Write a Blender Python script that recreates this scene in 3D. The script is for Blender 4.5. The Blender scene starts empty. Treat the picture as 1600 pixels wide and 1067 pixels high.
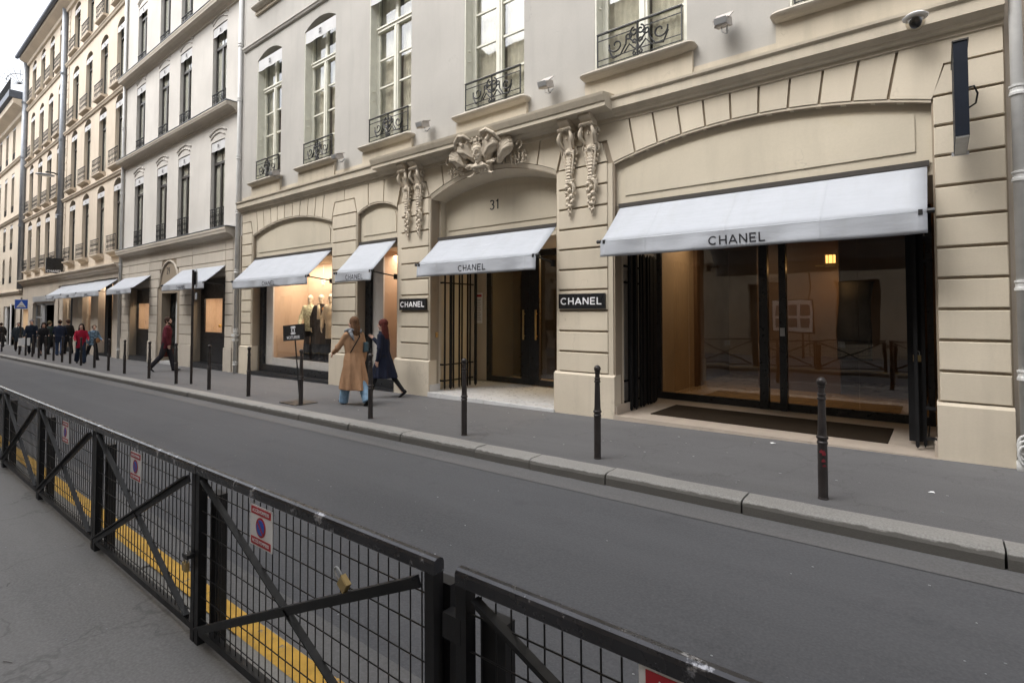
import bpy, bmesh, math, random
from mathutils import Vector, Matrix, noise
from mathutils.geometry import tessellate_polygon
random.seed(7)
sc = bpy.context.scene
COL = sc.collection
PI = math.pi

# ------------------------------------------------------------------ camera, sky, sun, exposure
cam = bpy.data.cameras.new('camera'); camo = bpy.data.objects.new('camera', cam); COL.objects.link(camo)
def cam_axes(yaw, pitch, roll):
    cy, sy, cp, sp = math.cos(yaw), math.sin(yaw), math.cos(pitch), math.sin(pitch)
    f = Vector((-sy*cp, cy*cp, sp)); r = Vector((cy, sy, 0)); u = r.cross(f)
    cr, sr = math.cos(roll), math.sin(roll)
    return r*cr+u*sr, u*cr-r*sr, f
_r, _u, _f = cam_axes(.6766303, .0317947, .0011011)
camo.matrix_world = Matrix(((_r.x, _u.x, -_f.x, 0), (_r.y, _u.y, -_f.y, -7.87), (_r.z, _u.z, -_f.z, 1.65), (0, 0, 0, 1)))
cam.sensor_width = 36; cam.lens = 833.35/1600*36; cam.shift_y = (464.19-533.5)/1600
cam.clip_start = .05; cam.clip_end = 2000
sc.camera = camo

SUN_EL, SUN_AZ = math.radians(52), math.radians(205)
w = bpy.data.worlds.new('World'); sc.world = w; w.use_nodes = True
nt = w.node_tree; nt.nodes.clear()
out = nt.nodes.new('ShaderNodeOutputWorld'); bg = nt.nodes.new('ShaderNodeBackground')
sky = nt.nodes.new('ShaderNodeTexSky'); sky.sky_type = 'NISHITA'; sky.sun_disc = False
sky.sun_elevation = SUN_EL; sky.sun_rotation = SUN_AZ; sky.air_density = 1.0; sky.dust_density = 4.0; sky.ozone_density = 1.0
hsv = nt.nodes.new('ShaderNodeHueSaturation'); hsv.inputs['Saturation'].default_value = .22
nt.links.new(sky.outputs[0], hsv.inputs['Color']); nt.links.new(hsv.outputs[0], bg.inputs[0]); nt.links.new(bg.outputs[0], out.inputs[0])
bg.inputs[1].default_value = .15
sun = bpy.data.lights.new('sun', 'SUN'); sun.energy = .6; sun.angle = math.radians(40); sun.color = (1, .985, .965)
suno = bpy.data.objects.new('sun', sun); COL.objects.link(suno)
_d = Vector((math.sin(SUN_AZ)*math.cos(SUN_EL), math.cos(SUN_AZ)*math.cos(SUN_EL), math.sin(SUN_EL)))
suno.rotation_euler = _d.to_track_quat('Z', 'Y').to_euler(); suno.location = (0, -5, 30)
sc.view_settings.view_transform = 'Standard'; sc.view_settings.look = 'None'
sc.view_settings.exposure = 1.45; sc.view_settings.gamma = 1; sc.view_settings.use_curve_mapping = False
sc.render.engine = 'CYCLES'
sc.cycles.max_bounces = 10; sc.cycles.diffuse_bounces = 5; sc.cycles.glossy_bounces = 5; sc.cycles.transparent_max_bounces = 16
sc.cycles.transmission_bounces = 6
sc.cycles.sample_clamp_indirect = 6; sc.cycles.use_denoising = True

# ------------------------------------------------------------------ materials
def new_mat(name):
    m = bpy.data.materials.new(name); m.use_nodes = True
    return m, m.node_tree, m.node_tree.nodes['Principled BSDF']
def L(nt, a, b): nt.links.new(a, b)
def pos(nt, scale=(1, 1, 1)):
    g = nt.nodes.new('ShaderNodeNewGeometry'); mp = nt.nodes.new('ShaderNodeMapping'); mp.inputs['Scale'].default_value = scale
    L(nt, g.outputs['Position'], mp.inputs[0]); return mp.outputs[0]
def noisef(nt, vec, scale, detail=4, rough=.55):
    n = nt.nodes.new('ShaderNodeTexNoise'); n.inputs['Scale'].default_value = scale; n.inputs['Detail'].default_value = detail
    n.inputs['Roughness'].default_value = rough; L(nt, vec, n.inputs['Vector']); return n.outputs[0]
def ramp(nt, fac, a, b, ca=(0, 0, 0, 1), cb=(1, 1, 1, 1)):
    r = nt.nodes.new('ShaderNodeValToRGB'); e = r.color_ramp.elements; e[0].position = a; e[1].position = b; e[0].color = ca; e[1].color = cb
    L(nt, fac, r.inputs[0]); return r.outputs[0]
def mix(nt, fac, a, b, blend='MIX'):
    m = nt.nodes.new('ShaderNodeMix'); m.data_type = 'RGBA'; m.blend_type = blend
    for i, v in ((0, fac), (6, a), (7, b)):
        if hasattr(v, 'links'): L(nt, v, m.inputs[i])
        elif i == 0: m.inputs[0].default_value = v
        else: m.inputs[i].default_value = (*v, 1) if len(v) == 3 else v
    return m.outputs[2]
def bump(nt, h, strength, dist, bsdf):
    b = nt.nodes.new('ShaderNodeBump'); b.inputs['Strength'].default_value = strength; b.inputs['Distance'].default_value = dist
    L(nt, h, b.inputs['Height']); L(nt, b.outputs[0], bsdf.inputs['Normal'])
def sc3(c, k): return tuple(min(1, v*k) for v in c)
def stone(name, base, var=.12, streak=.12, rough=.85, dirt=(.16, .12, .085), dirt_amt=.35, bumpy=.25):
    """painted or cut stone: broad tone drift, vertical rain streaks, patches of dirt, fine grain"""
    m, nt, b = new_mat(name)
    p = pos(nt); pv = pos(nt, (3.2, 3.2, .35))
    big = noisef(nt, p, .55, 5); fine = noisef(nt, p, 38, 3); st = noisef(nt, pv, 1.3, 5, .6)
    c = mix(nt, ramp(nt, big, .32, .72), sc3(base, 1-var), sc3(base, 1+var*.6))
    c = mix(nt, mulf(nt, ramp(nt, st, .5, .78), streak*2.2), c, sc3(base, .55))
    c = mix(nt, mulf(nt, ramp(nt, noisef(nt, p, 2.3, 6, .68), .6, .8), dirt_amt), c, dirt)
    c = mix(nt, mulf(nt, ramp(nt, fine, .35, .75), .16), c, sc3(base, .72))
    oi = nt.nodes.new('ShaderNodeObjectInfo'); hv = nt.nodes.new('ShaderNodeHueSaturation'); mr = nt.nodes.new('ShaderNodeMapRange')
    mr.inputs[3].default_value = .93; mr.inputs[4].default_value = 1.06; L(nt, oi.outputs['Random'], mr.inputs[0]); L(nt, mr.outputs[0], hv.inputs['Value']); L(nt, c, hv.inputs['Color']); c = hv.outputs[0]
    # short cracks and chips
    vo = nt.nodes.new('ShaderNodeTexVoronoi'); vo.feature = 'DISTANCE_TO_EDGE'; vo.inputs['Scale'].default_value = .9
    wn = nt.nodes.new('ShaderNodeTexNoise'); wn.inputs['Scale'].default_value = 3; wn.inputs['Detail'].default_value = 6; L(nt, p, wn.inputs['Vector'])
    wa = nt.nodes.new('ShaderNodeVectorMath'); wa.operation = 'ADD'; L(nt, p, wa.inputs[0]); L(nt, wn.outputs['Color'], wa.inputs[1]); L(nt, wa.outputs[0], vo.inputs['Vector'])
    cr = nt.nodes.new('ShaderNodeMath'); cr.operation = 'MULTIPLY'; L(nt, ramp(nt, vo.outputs['Distance'], .002, .007, (1, 1, 1, 1), (0, 0, 0, 1)), cr.inputs[0]); L(nt, ramp(nt, noisef(nt, p, 1.1, 3), .55, .62), cr.inputs[1])
    c = mix(nt, mulf(nt, cr.outputs[0], .35), c, sc3(base, .5))
    L(nt, c, b.inputs['Base Color']); b.inputs['Roughness'].default_value = rough; b.inputs['Specular IOR Level'].default_value = .25
    add = nt.nodes.new('ShaderNodeMath'); add.operation = 'ADD'; L(nt, noisef(nt, p, 55, 3), add.inputs[0])
    L(nt, mulf(nt, noisef(nt, p, 5, 4), 1.5), add.inputs[1]); bump(nt, add.outputs[0], bumpy, .004, b)
    return m
def mulf(nt, f, k):
    m = nt.nodes.new('ShaderNodeMath'); m.operation = 'MULTIPLY'; L(nt, f, m.inputs[0]); m.inputs[1].default_value = k; return m.outputs[0]
def plain(name, col, rough=.5, metal=0, spec=.5, var=.1, scale=6, bumpy=0, bscale=60, wear=None):
    m, nt, b = new_mat(name); p = pos(nt)
    c = mix(nt, ramp(nt, noisef(nt, p, scale, 4), .3, .7), sc3(col, 1-var), sc3(col, 1+var))
    if wear: c = mix(nt, ramp(nt, noisef(nt, p, wear[1], 6, .7), wear[2], wear[2]+.05), c, wear[0])
    L(nt, c, b.inputs['Base Color']); b.inputs['Metallic'].default_value = metal; b.inputs['Specular IOR Level'].default_value = spec
    rr = nt.nodes.new('ShaderNodeMapRange'); L(nt, noisef(nt, p, scale*3, 3), rr.inputs[0]); rr.inputs[3].default_value = max(.02, rough-.1); rr.inputs[4].default_value = min(1, rough+.1)
    L(nt, rr.outputs[0], b.inputs['Roughness'])
    if bumpy: bump(nt, noisef(nt, p, bscale, 3), bumpy, .004, b)
    return m
def glass(name, tint=(.8, .83, .82), boost=.05, rough=.01):
    m, nt, b = new_mat(name); nt.nodes.remove(b)
    o = nt.nodes['Material Output']; tr = nt.nodes.new('ShaderNodeBsdfTransparent'); tr.inputs[0].default_value = (*tint, 1)
    gl = nt.nodes.new('ShaderNodeBsdfGlossy'); gl.inputs['Roughness'].default_value = rough; gl.inputs[0].default_value = (.95, .97, 1, 1)
    fr = nt.nodes.new('ShaderNodeFresnel'); ge = nt.nodes.new('ShaderNodeNewGeometry'); mr = nt.nodes.new('ShaderNodeMapRange')
    mr.inputs[3].default_value = 1.5; mr.inputs[4].default_value = 1/1.5; L(nt, ge.outputs['Backfacing'], mr.inputs[0]); L(nt, mr.outputs[0], fr.inputs[0])   # same thin-glass reflectance on both faces
    ad = nt.nodes.new('ShaderNodeMath'); ad.operation = 'ADD'; ad.use_clamp = True; L(nt, fr.outputs[0], ad.inputs[0]); ad.inputs[1].default_value = boost
    p = pos(nt); bp = nt.nodes.new('ShaderNodeBump'); bp.inputs['Strength'].default_value = .12; bp.inputs['Distance'].default_value = .01
    L(nt, noisef(nt, p, 2.2, 1), bp.inputs['Height']); L(nt, bp.outputs[0], gl.inputs['Normal'])
    mx = nt.nodes.new('ShaderNodeMixShader'); L(nt, ad.outputs[0], mx.inputs[0]); L(nt, tr.outputs[0], mx.inputs[1]); L(nt, gl.outputs[0], mx.inputs[2])
    L(nt, mx.outputs[0], o.inputs[0]); return m
def emit(name, col, s):
    m, nt, b = new_mat(name); b.inputs['Emission Color'].default_value = (*col, 1); b.inputs['Emission Strength'].default_value = s
    b.inputs['Base Color'].default_value = (*col, 1); return m
def asphalt(name, base, light, grain=90, patch=.35, cracks=.0, specks=.5):
    m, nt, b = new_mat(name); p = pos(nt)
    big = noisef(nt, pos(nt, (.35, 1, 1)), .9, 5, .6)
    c = mix(nt, ramp(nt, big, .3, .75), sc3(base, 1-patch), sc3(base, 1+patch))
    c = mix(nt, mulf(nt, ramp(nt, noisef(nt, pos(nt, (.06, 1.6, 1)), 1.0, 4, .6), .45, .7), .4), c, sc3(base, 1.45))
    c = mix(nt, mulf(nt, ramp(nt, noisef(nt, pos(nt, (.8, 1, 1)), 3.1, 6, .72), .58, .74), .35), c, sc3(base, .68))
    c = mix(nt, mulf(nt, ramp(nt, noisef(nt, p, grain, 2), .35, .7), .55), c, sc3(base, 1.55))
    v = nt.nodes.new('ShaderNodeTexVoronoi'); v.inputs['Scale'].default_value = grain*.75; L(nt, p, v.inputs['Vector'])
    sp = ramp(nt, v.outputs['Distance'], .05, .12, (1, 1, 1, 1), (0, 0, 0, 1))
    sel = ramp(nt, noisef(nt, p, grain*.31, 2), .6, .66)
    mm = nt.nodes.new('ShaderNodeMath'); mm.operation = 'MULTIPLY'; L(nt, sp, mm.inputs[0]); L(nt, sel, mm.inputs[1])
    c = mix(nt, mulf(nt, mm.outputs[0], specks), c, light)
    c = mix(nt, mulf(nt, ramp(nt, noisef(nt, p, 1.7, 6, .7), .6, .68), .22), c, sc3(base, .6))
    if cracks:
        vv = nt.nodes.new('ShaderNodeTexVoronoi'); vv.feature = 'DISTANCE_TO_EDGE'; vv.inputs['Scale'].default_value = .7
        wv = nt.nodes.new('ShaderNodeVectorMath'); wv.operation = 'ADD'; L(nt, p, wv.inputs[0])
        nn = nt.nodes.new('ShaderNodeTexNoise'); nn.inputs['Scale'].default_value = 2.5; nn.inputs['Detail'].default_value = 5; L(nt, p, nn.inputs['Vector'])
        L(nt, nn.outputs['Color'], wv.inputs[1]); L(nt, wv.outputs[0], vv.inputs['Vector'])
        c = mix(nt, mulf(nt, ramp(nt, vv.outputs['Distance'], .004, .012, (1, 1, 1, 1), (0, 0, 0, 1)), cracks), c, sc3(base, .45))
    L(nt, c, b.inputs['Base Color']); b.inputs['Roughness'].default_value = .82; b.inputs['Specular IOR Level'].default_value = .35
    bump(nt, noisef(nt, p, grain*1.1, 3), .5, .004, b)
    return m

M = {}
M['s31'] = stone('painted_stone_ground_floor', (.58, .515, .41), dirt_amt=.22)
M['s31b'] = stone('painted_stone_plinth', (.57, .505, .405), dirt_amt=.45, var=.16)
M['s31t'] = stone('painted_stone_tympanum', (.53, .475, .375), dirt_amt=.18, dirt=(.45, .38, .18))
M['s31c'] = stone('painted_stone_cornice', (.50, .445, .355), dirt_amt=.35, streak=.2)
M['s31s'] = stone('pale_sill_stone', (.46, .42, .36), dirt_amt=.3)
M['s31carve'] = stone('carved_stone', (.58, .51, .41), dirt_amt=.3, var=.2)
M['s31u'] = stone('grey_stucco', (.445, .427, .395), streak=.1, dirt_amt=.12, dirt=(.25, .23, .22), bumpy=.1)
M['s29'] = stone('cream_stucco', (.565, .54, .50), streak=.08, dirt_amt=.12, dirt=(.42, .36, .30), bumpy=.1)
M['s29g'] = stone('cream_stone_ground_floor', (.52, .47, .40), dirt_amt=.2)
M['s27'] = stone('tan_stone', (.62, .535, .43), streak=.1, dirt_amt=.15)
M['s27g'] = stone('greige_stone', (.50, .44, .365), dirt_amt=.2)
M['s25'] = stone('pale_tan_stone', (.64, .56, .455), dirt_amt=.15)
M['sopp'] = stone('opposite_stone', (.52, .45, .36), dirt_amt=.3)
M['sopp2'] = stone('opposite_dark_stone', (.40, .33, .27), dirt_amt=.3)
M['groove'] = stone('joint_stone', (.30, .25, .19), dirt_amt=.5)
M['cream'] = plain('cream_window_paint', (.66, .65, .56), .45, var=.06)
M['dark_frame'] = plain('dark_window_paint', (.055, .05, .045), .4)
M['iron'] = plain('wrought_iron', (.012, .0125, .013), .5, .1)
M['black'] = plain('black_lacquer', (.012, .013, .015), .3, var=.2)
M['blackmatt'] = plain('matt_black', (.010, .010, .011), .7, var=.2, spec=.2)
M['navy'] = plain('navy_black_enamel', (.007, .011, .020), .5, spec=.2)
M['fence'] = plain('black_fence_paint', (.008, .008, .009), .42, .0, spec=.35, var=.3, wear=((.16, .16, .17), 14, .70))
M['rail'] = plain('worn_rail_paint', (.045, .045, .05), .26, .55, spec=.8, var=.3, wear=((.38, .38, .40), 11, .585))
M['cloth'] = plain('white_awning_cloth', (.39, .41, .445), .85, var=.04, scale=2.5, bumpy=.15, bscale=9)
M['cloth2'] = plain('white_lambrequin_cloth', (.55, .55, .55), .85, var=.04)
M['letter_black'] = plain('black_print', (.015, .015, .02), .6)
M['letter_white'] = plain('white_letters', (.80, .80, .82), .4)
M['pvc'] = plain('white_pipe_paint', (.56, .56, .545), .5, var=.08, wear=((.12, .09, .07), 7, .74))
M['zinc'] = plain('zinc_pipe', (.27, .29, .32), .45, .3, var=.12)
M['slate'] = plain('slate_roof', (.085, .10, .13), .5, var=.2)
M['bollard'] = plain('bollard_paint', (.030, .025, .024), .4, .2, var=.3, wear=((.10, .075, .06), 30, .66))
M['red'] = plain('red_paint', (.42, .02, .03), .5)
M['redmark'] = plain('faded_red_paint', (.16, .012, .02), .6)
M['blue'] = plain('sign_blue', (.02, .10, .52), .4)
M['white'] = plain('white_enamel', (.78, .78, .78), .4, var=.04)
M['signgrey'] = plain('galvanised_sign_back', (.36, .37, .38), .45, .5)
M['brass'] = plain('aged_brass', (.45, .34, .16), .4, .8, var=.2)
M['marble'] = plain('white_marble', (.52, .52, .52), .3, var=.1, scale=3)
M['stone_floor'] = plain('beige_stone_floor', (.42, .36, .30), .4, var=.1, scale=3)
M['mat'] = plain('brown_door_mat', (.026, .019, .013), .98, spec=.05, var=.4, scale=80, bumpy=.5, bscale=200)
M['granite'] = asphalt('granite_kerb', (.215, .210, .198), (.48, .46, .43), 70, .25, 0, .5)
def darken_low_face(m):
    # darker tone below the kerb's top edge, set by height with a noisy border
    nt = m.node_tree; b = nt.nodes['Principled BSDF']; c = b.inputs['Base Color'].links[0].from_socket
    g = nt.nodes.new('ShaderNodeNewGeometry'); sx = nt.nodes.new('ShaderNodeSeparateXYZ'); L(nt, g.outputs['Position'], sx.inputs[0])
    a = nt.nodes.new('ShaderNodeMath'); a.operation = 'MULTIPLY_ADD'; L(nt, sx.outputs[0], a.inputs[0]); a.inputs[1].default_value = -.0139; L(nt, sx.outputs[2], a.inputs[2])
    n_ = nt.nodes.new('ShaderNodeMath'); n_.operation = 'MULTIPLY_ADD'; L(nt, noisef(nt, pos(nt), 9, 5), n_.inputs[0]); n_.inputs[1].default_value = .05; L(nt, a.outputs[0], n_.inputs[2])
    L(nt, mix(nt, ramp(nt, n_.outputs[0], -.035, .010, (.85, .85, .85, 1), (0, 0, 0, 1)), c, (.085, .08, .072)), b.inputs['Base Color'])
darken_low_face(M['granite'])
M['road'] = asphalt('road_asphalt', (.070, .0715, .077), (.30, .30, .31), 60, .16, 0, .6)
M['gutter'] = asphalt('gutter_asphalt', (.100, .099, .100), (.34, .33, .32), 55, .22, 0, .4)
M['walk'] = asphalt('far_pavement_asphalt', (.095, .094, .096), (.36, .36, .37), 95, .13, .25, .35)
M['near'] = asphalt('near_pavement_asphalt', (.170, .168, .166), (.36, .35, .33), 75, .22, .35, .45)
M['yellow'] = plain('yellow_kerb_paint', (.62, .36, .05), .7, var=.18, scale=12, bumpy=.4, wear=((.22, .20, .17), 16, .62))
M['glass'] = glass('window_glass', (.90, .90, .875), .05)
M['glassdark'] = glass('shop_glass', (.84, .81, .76), .04)
M['glasslit'] = glass('display_glass', (.96, .96, .96), .0)
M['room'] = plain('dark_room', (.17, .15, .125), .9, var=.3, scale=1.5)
M['brownroom'] = plain('brown_shop_wall', (.22, .15, .095), .8, var=.2, scale=1.2)
M['darkwood'] = plain('dark_bronze_screen', (.040, .027, .012), .45, .2, var=.3, scale=2)
M['agedplastic'] = plain('aged_white_plastic', (.42, .39, .365), .7, var=.12, scale=20, wear=((.22, .19, .17), 18, .66))
M['curtain'] = plain('net_curtain', (.66, .63, .55), .9, var=.18, scale=5)
M['curtain_grey'] = plain('grey_curtain', (.78, .77, .72), .9, var=.12, scale=5)
M['peach'] = plain('peach_display_wall', (.60, .44, .31), .8, var=.05, scale=1)
M['lining'] = plain('pale_display_lining', (.62, .60, .57), .6, var=.04)
M['wood'] = plain('brown_panelling', (.13, .075, .04), .5, var=.15, scale=2)
M['woodpale'] = plain('pale_oak_panelling', (.36, .26, .16), .55, var=.1, scale=1)
M['gold'] = plain('gilded_wall', (.62, .38, .08), .42, .35, var=.2, scale=3)
M['goldfloor'] = plain('polished_interior_floor', (.42, .30, .18), .2, var=.2)
M['skin'] = plain('skin', (.56, .35, .27), .55, var=.05)
M['manq'] = plain('mannequin_cream', (.78, .68, .52), .45, var=.03)
def canvas(m):
    # woven cloth: sewn seams every metre or so, long shallow wrinkles
    nt = m.node_tree; b = nt.nodes['Principled BSDF']; wv = nt.nodes.new('ShaderNodeTexWave'); wv.bands_direction = 'X'; wv.inputs['Scale'].default_value = .28; L(nt, pos(nt), wv.inputs['Vector'])
    s1 = ramp(nt, wv.outputs['Fac'], .0, .0035, (1, 1, 1, 1), (0, 0, 0, 1)); w1 = noisef(nt, pos(nt, (1.2, 4, 4)), 2.2, 5, .6)
    ad = nt.nodes.new('ShaderNodeMath'); ad.operation = 'MULTIPLY_ADD'; L(nt, w1, ad.inputs[0]); ad.inputs[1].default_value = 2.2; L(nt, s1, ad.inputs[2]); bump(nt, ad.outputs[0], .35, .010, b)
    c = b.inputs['Base Color'].links[0].from_socket; st = ramp(nt, noisef(nt, pos(nt, (5, 1, 1)), 1.1, 6, .65), .52, .8)
    c = mix(nt, mulf(nt, st, .22), c, (.30, .30, .29)); L(nt, mix(nt, mulf(nt, s1, .12), c, (.3, .31, .33)), b.inputs['Base Color'])
canvas(M['cloth'])
def cloth(name, col, var=.14, scale=9, rough=.85): return plain(name, col, rough, var=var, scale=scale, bumpy=.35, bscale=45, spec=.2)

# ------------------------------------------------------------------ mesh helpers
W = {}                                   # world location of every parent empty
def gz(x): return .0139*x                # the street falls gently to the left
class MB:
    def __init__(s): s.v, s.f = [], []
    def add(s, vs, fs):
        o = len(s.v); s.v += [tuple(v) for v in vs]; s.f += [tuple(o+i for i in f) for f in fs]; return s
    def box(s, x0, x1, y0, y1, z0, z1, c=0):
        """box whose street face (y0) can be chamfered"""
        if not c:
            return s.add([(x0,y0,z0),(x1,y0,z0),(x1,y1,z0),(x0,y1,z0),(x0,y0,z1),(x1,y0,z1),(x1,y1,z1),(x0,y1,z1)],
                         [(0,3,2,1),(4,5,6,7),(0,1,5,4),(1,2,6,5),(2,3,7,6),(3,0,4,7)])
        v = [(x0,y1,z0),(x1,y1,z0),(x1,y1,z1),(x0,y1,z1),(x0,y0+c,z0),(x1,y0+c,z0),(x1,y0+c,z1),(x0,y0+c,z1),
             (x0+c,y0,z0+c),(x1-c,y0,z0+c),(x1-c,y0,z1-c),(x0+c,y0,z1-c)]
        f = [(3,2,1,0),(8,9,10,11)]
        for i in range(4):
            j = (i+1) % 4; f += [(i,j,4+j,4+i),(4+i,4+j,8+j,8+i)]
        return s.add(v, f)
    def prism(s, poly, y0, y1):
        """poly of (x, z), extruded from y0 (street side) to y1"""
        n = len(poly); t = tessellate_polygon([[Vector((p[0], p[1], 0)) for p in poly]])
        v = [(p[0], y0, p[1]) for p in poly]+[(p[0], y1, p[1]) for p in poly]
        f = []
        for a, b, c in t:
            A, B, C = poly[a], poly[b], poly[c]
            if (B[0]-A[0])*(C[1]-A[1])-(B[1]-A[1])*(C[0]-A[0]) < 0: b, c = c, b
            f += [(a, b, c), (n+c, n+b, n+a)]
        area = sum(poly[i][0]*poly[(i+1) % n][1]-poly[(i+1) % n][0]*poly[i][1] for i in range(n))
        for i in range(n):
            j = (i+1) % n
            f.append((i, n+i, n+j, j) if area > 0 else (j, n+j, n+i, i))
        return s.add(v, f)
    def sheet(s, outer, holes, y0, y1):
        """wall with openings: front at y0, back at y1, reveals in the openings"""
        loops = [outer]+holes
        t = tessellate_polygon([[Vector((p[0], p[1], 0)) for p in l] for l in loops])
        flat = [p for l in loops for p in l]; n = len(flat)
        v = [(p[0], y0, p[1]) for p in flat]+[(p[0], y1, p[1]) for p in flat]; f = []
        for a, b, c in t:
            A, B, C = flat[a], flat[b], flat[c]
            if (B[0]-A[0])*(C[1]-A[1])-(B[1]-A[1])*(C[0]-A[0]) < 0: b, c = c, b
            f += [(a, b, c), (n+c, n+b, n+a)]
        o = 0
        for k, l in enumerate(loops):
            m = len(l); area = sum(l[i][0]*l[(i+1) % m][1]-l[(i+1) % m][0]*l[i][1] for i in range(m))
            for i in range(m):
                a, b = o+i, o+(i+1) % m
                q = (a, n+a, n+b, b); f.append(q if (area > 0) == (k == 0) else q[::-1])
            o += m
        return s.add(v, f)
    def profile_x(s, prof, x0, x1):
        """prof of (y, z), swept along x"""
        n = len(prof); v = [(x0, p[0], p[1]) for p in prof]+[(x1, p[0], p[1]) for p in prof]
        f = [(i, (i+1) % n, n+(i+1) % n, n+i) for i in range(n)]+[tuple(range(n))[::-1], tuple(range(n, 2*n))]
        return s.add(v, f)
    def tube(s, pts, r, seg=8, caps=True):
        pts = [Vector(p) for p in pts]; n = len(pts); rs = r if isinstance(r, (list, tuple)) else [r]*n
        v, f = [], []; up = None
        for i, p in enumerate(pts):
            d = (pts[min(i+1, n-1)]-pts[max(i-1, 0)])
            if d.length < 1e-9: d = Vector((0, 0, 1))
            d.normalize()
            if up is None: up = Vector((0, 0, 1)) if abs(d.z) < .9 else Vector((1, 0, 0))
            a = d.cross(up); a = a.normalized() if a.length > 1e-6 else Vector((1, 0, 0)); b = d.cross(a).normalized(); up = -b
            for k in range(seg):
                t = 2*PI*k/seg; v.append(p+(a*math.cos(t)+b*math.sin(t))*rs[i])
        for i in range(n-1):
            for k in range(seg):
                k2 = (k+1) % seg; f.append((i*seg+k, i*seg+k2, (i+1)*seg+k2, (i+1)*seg+k))
        if caps: f += [tuple(range(seg))[::-1], tuple(range((n-1)*seg, n*seg))]
        return s.add(v, f)
    def ball(s, c, r, seg=12, rings=8, rot=None):
        rx, ry, rz = r if isinstance(r, (list, tuple)) else (r, r, r); v, f = [], []
        for i in range(rings+1):
            t = PI*i/rings
            if i in (0, rings): v.append(Vector((0, 0, rz*math.cos(t)))); continue
            for k in range(seg):
                a = 2*PI*k/seg; v.append(Vector((rx*math.sin(t)*math.cos(a), ry*math.sin(t)*math.sin(a), rz*math.cos(t))))
        for k in range(seg):
            k2 = (k+1) % seg; f.append((0, 1+k, 1+k2)); b = 1+(rings-2)*seg; f.append((b+k2, b+k, len(v)-1))
            for i in range(rings-2):
                a = 1+i*seg; f.append((a+k, a+seg+k, a+seg+k2, a+k2))
        if rot is not None: v = [rot @ q for q in v]
        c = Vector(c); return s.add([q+c for q in v], f)
    def limb(s, a, b, ra, rb, seg=12):
        s.tube([a, b], [ra, rb], seg); s.ball(a, ra, seg, 8); s.ball(b, rb, seg, 8); return s
    def lathe(s, prof, c=(0, 0, 0), seg=14):
        v, f = [], []; n = len(prof)
        for r, z in prof:
            for k in range(seg): t = 2*PI*k/seg; v.append((c[0]+r*math.cos(t), c[1]+r*math.sin(t), c[2]+z))
        for i in range(n-1):
            for k in range(seg):
                k2 = (k+1) % seg; f.append((i*seg+k, i*seg+k2, (i+1)*seg+k2, (i+1)*seg+k))
        f += [tuple(range(seg))[::-1], tuple(range((n-1)*seg, n*seg))]
        return s.add(v, f)
    def loft(s, rings, seg=24, wob=0, freq=5, seed=0):
        """rings of (cx, cy, z, rx, ry); closed; wob adds cloth folds"""
        v, f = [], []; n = len(rings)
        for i, (cx, cy, z, rx, ry) in enumerate(rings):
            for k in range(seg):
                t = 2*PI*k/seg
                q = 1+wob*(i/(n-1))*noise.noise((math.cos(t)*freq*.5+seed, math.sin(t)*freq*.5, z*1.2))*2
                v.append((cx+rx*q*math.cos(t), cy+ry*q*math.sin(t), z))
        for i in range(n-1):
            for k in range(seg):
                k2 = (k+1) % seg; f.append((i*seg+k2, i*seg+k, (i+1)*seg+k, (i+1)*seg+k2))
        f += [tuple(range(seg)), tuple(range((n-1)*seg, n*seg))[::-1]]
        return s.add(v, f)
    def mesh(s, name, mat, off=(0, 0, 0), smooth=False):
        me = bpy.data.meshes.new(name)
        me.from_pydata([(a-off[0], b-off[1], c-off[2]) for a, b, c in s.v], [], s.f)
        if mat: me.materials.append(M[mat] if isinstance(mat, str) else mat)
        if smooth: me.polygons.foreach_set('use_smooth', [True]*len(me.polygons))
        me.update(); return me
    def build(s, name, mat, parent=None, smooth=False, local=False, at=None):
        """ONE mesh object. World coordinates unless local; origin at `at` or at the parent's."""
        base = Vector((0, 0, 0)) if local else (W.get(parent.name, Vector((0, 0, 0))) if parent else Vector((0, 0, 0)))
        org = Vector(at) if at is not None else base
        me = s.mesh(name, mat, org, smooth); o = bpy.data.objects.new(name, me); COL.objects.link(o)
        if parent: o.parent = parent
        o.location = org-base
        W[o.name] = org
        return o
def smooth_by_angle(o, deg=40):
    bm = bmesh.new(); bm.from_mesh(o.data)
    for f in bm.faces: f.smooth = True
    for e in bm.edges: e.smooth = len(e.link_faces) == 2 and e.calc_face_angle(0) < math.radians(deg)
    bm.to_mesh(o.data); bm.free(); return o
def tag(o, label=None, cat=None, group=None, kind=None):
    for k, v in (('label', label), ('category', cat), ('group', group), ('kind', kind)):
        if v: o[k] = v
    return o
def thing(name, loc, label, cat, group=None, rz=0):
    o = bpy.data.objects.new(name, None); COL.objects.link(o); o.location = loc; o.rotation_euler = (0, 0, rz)
    o.empty_display_size = .2; W[o.name] = Vector(loc); return tag(o, label, cat, group)
KIDS = {}
def kids(o): return [c for c in o.children]
def copy_tree(o, parent=None, loc=None):
    c = o.copy(); COL.objects.link(c); c.parent = parent
    if loc is not None: c.location = loc
    for ch in list(o.children): copy_tree(ch, c)
    return c
def put(me, name, parent, loc=(0, 0, 0)):
    """an object with shared mesh data, loc in the parent's space"""
    o = bpy.data.objects.new(name, me); COL.objects.link(o); o.parent = parent; o.location = loc; return o
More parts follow.
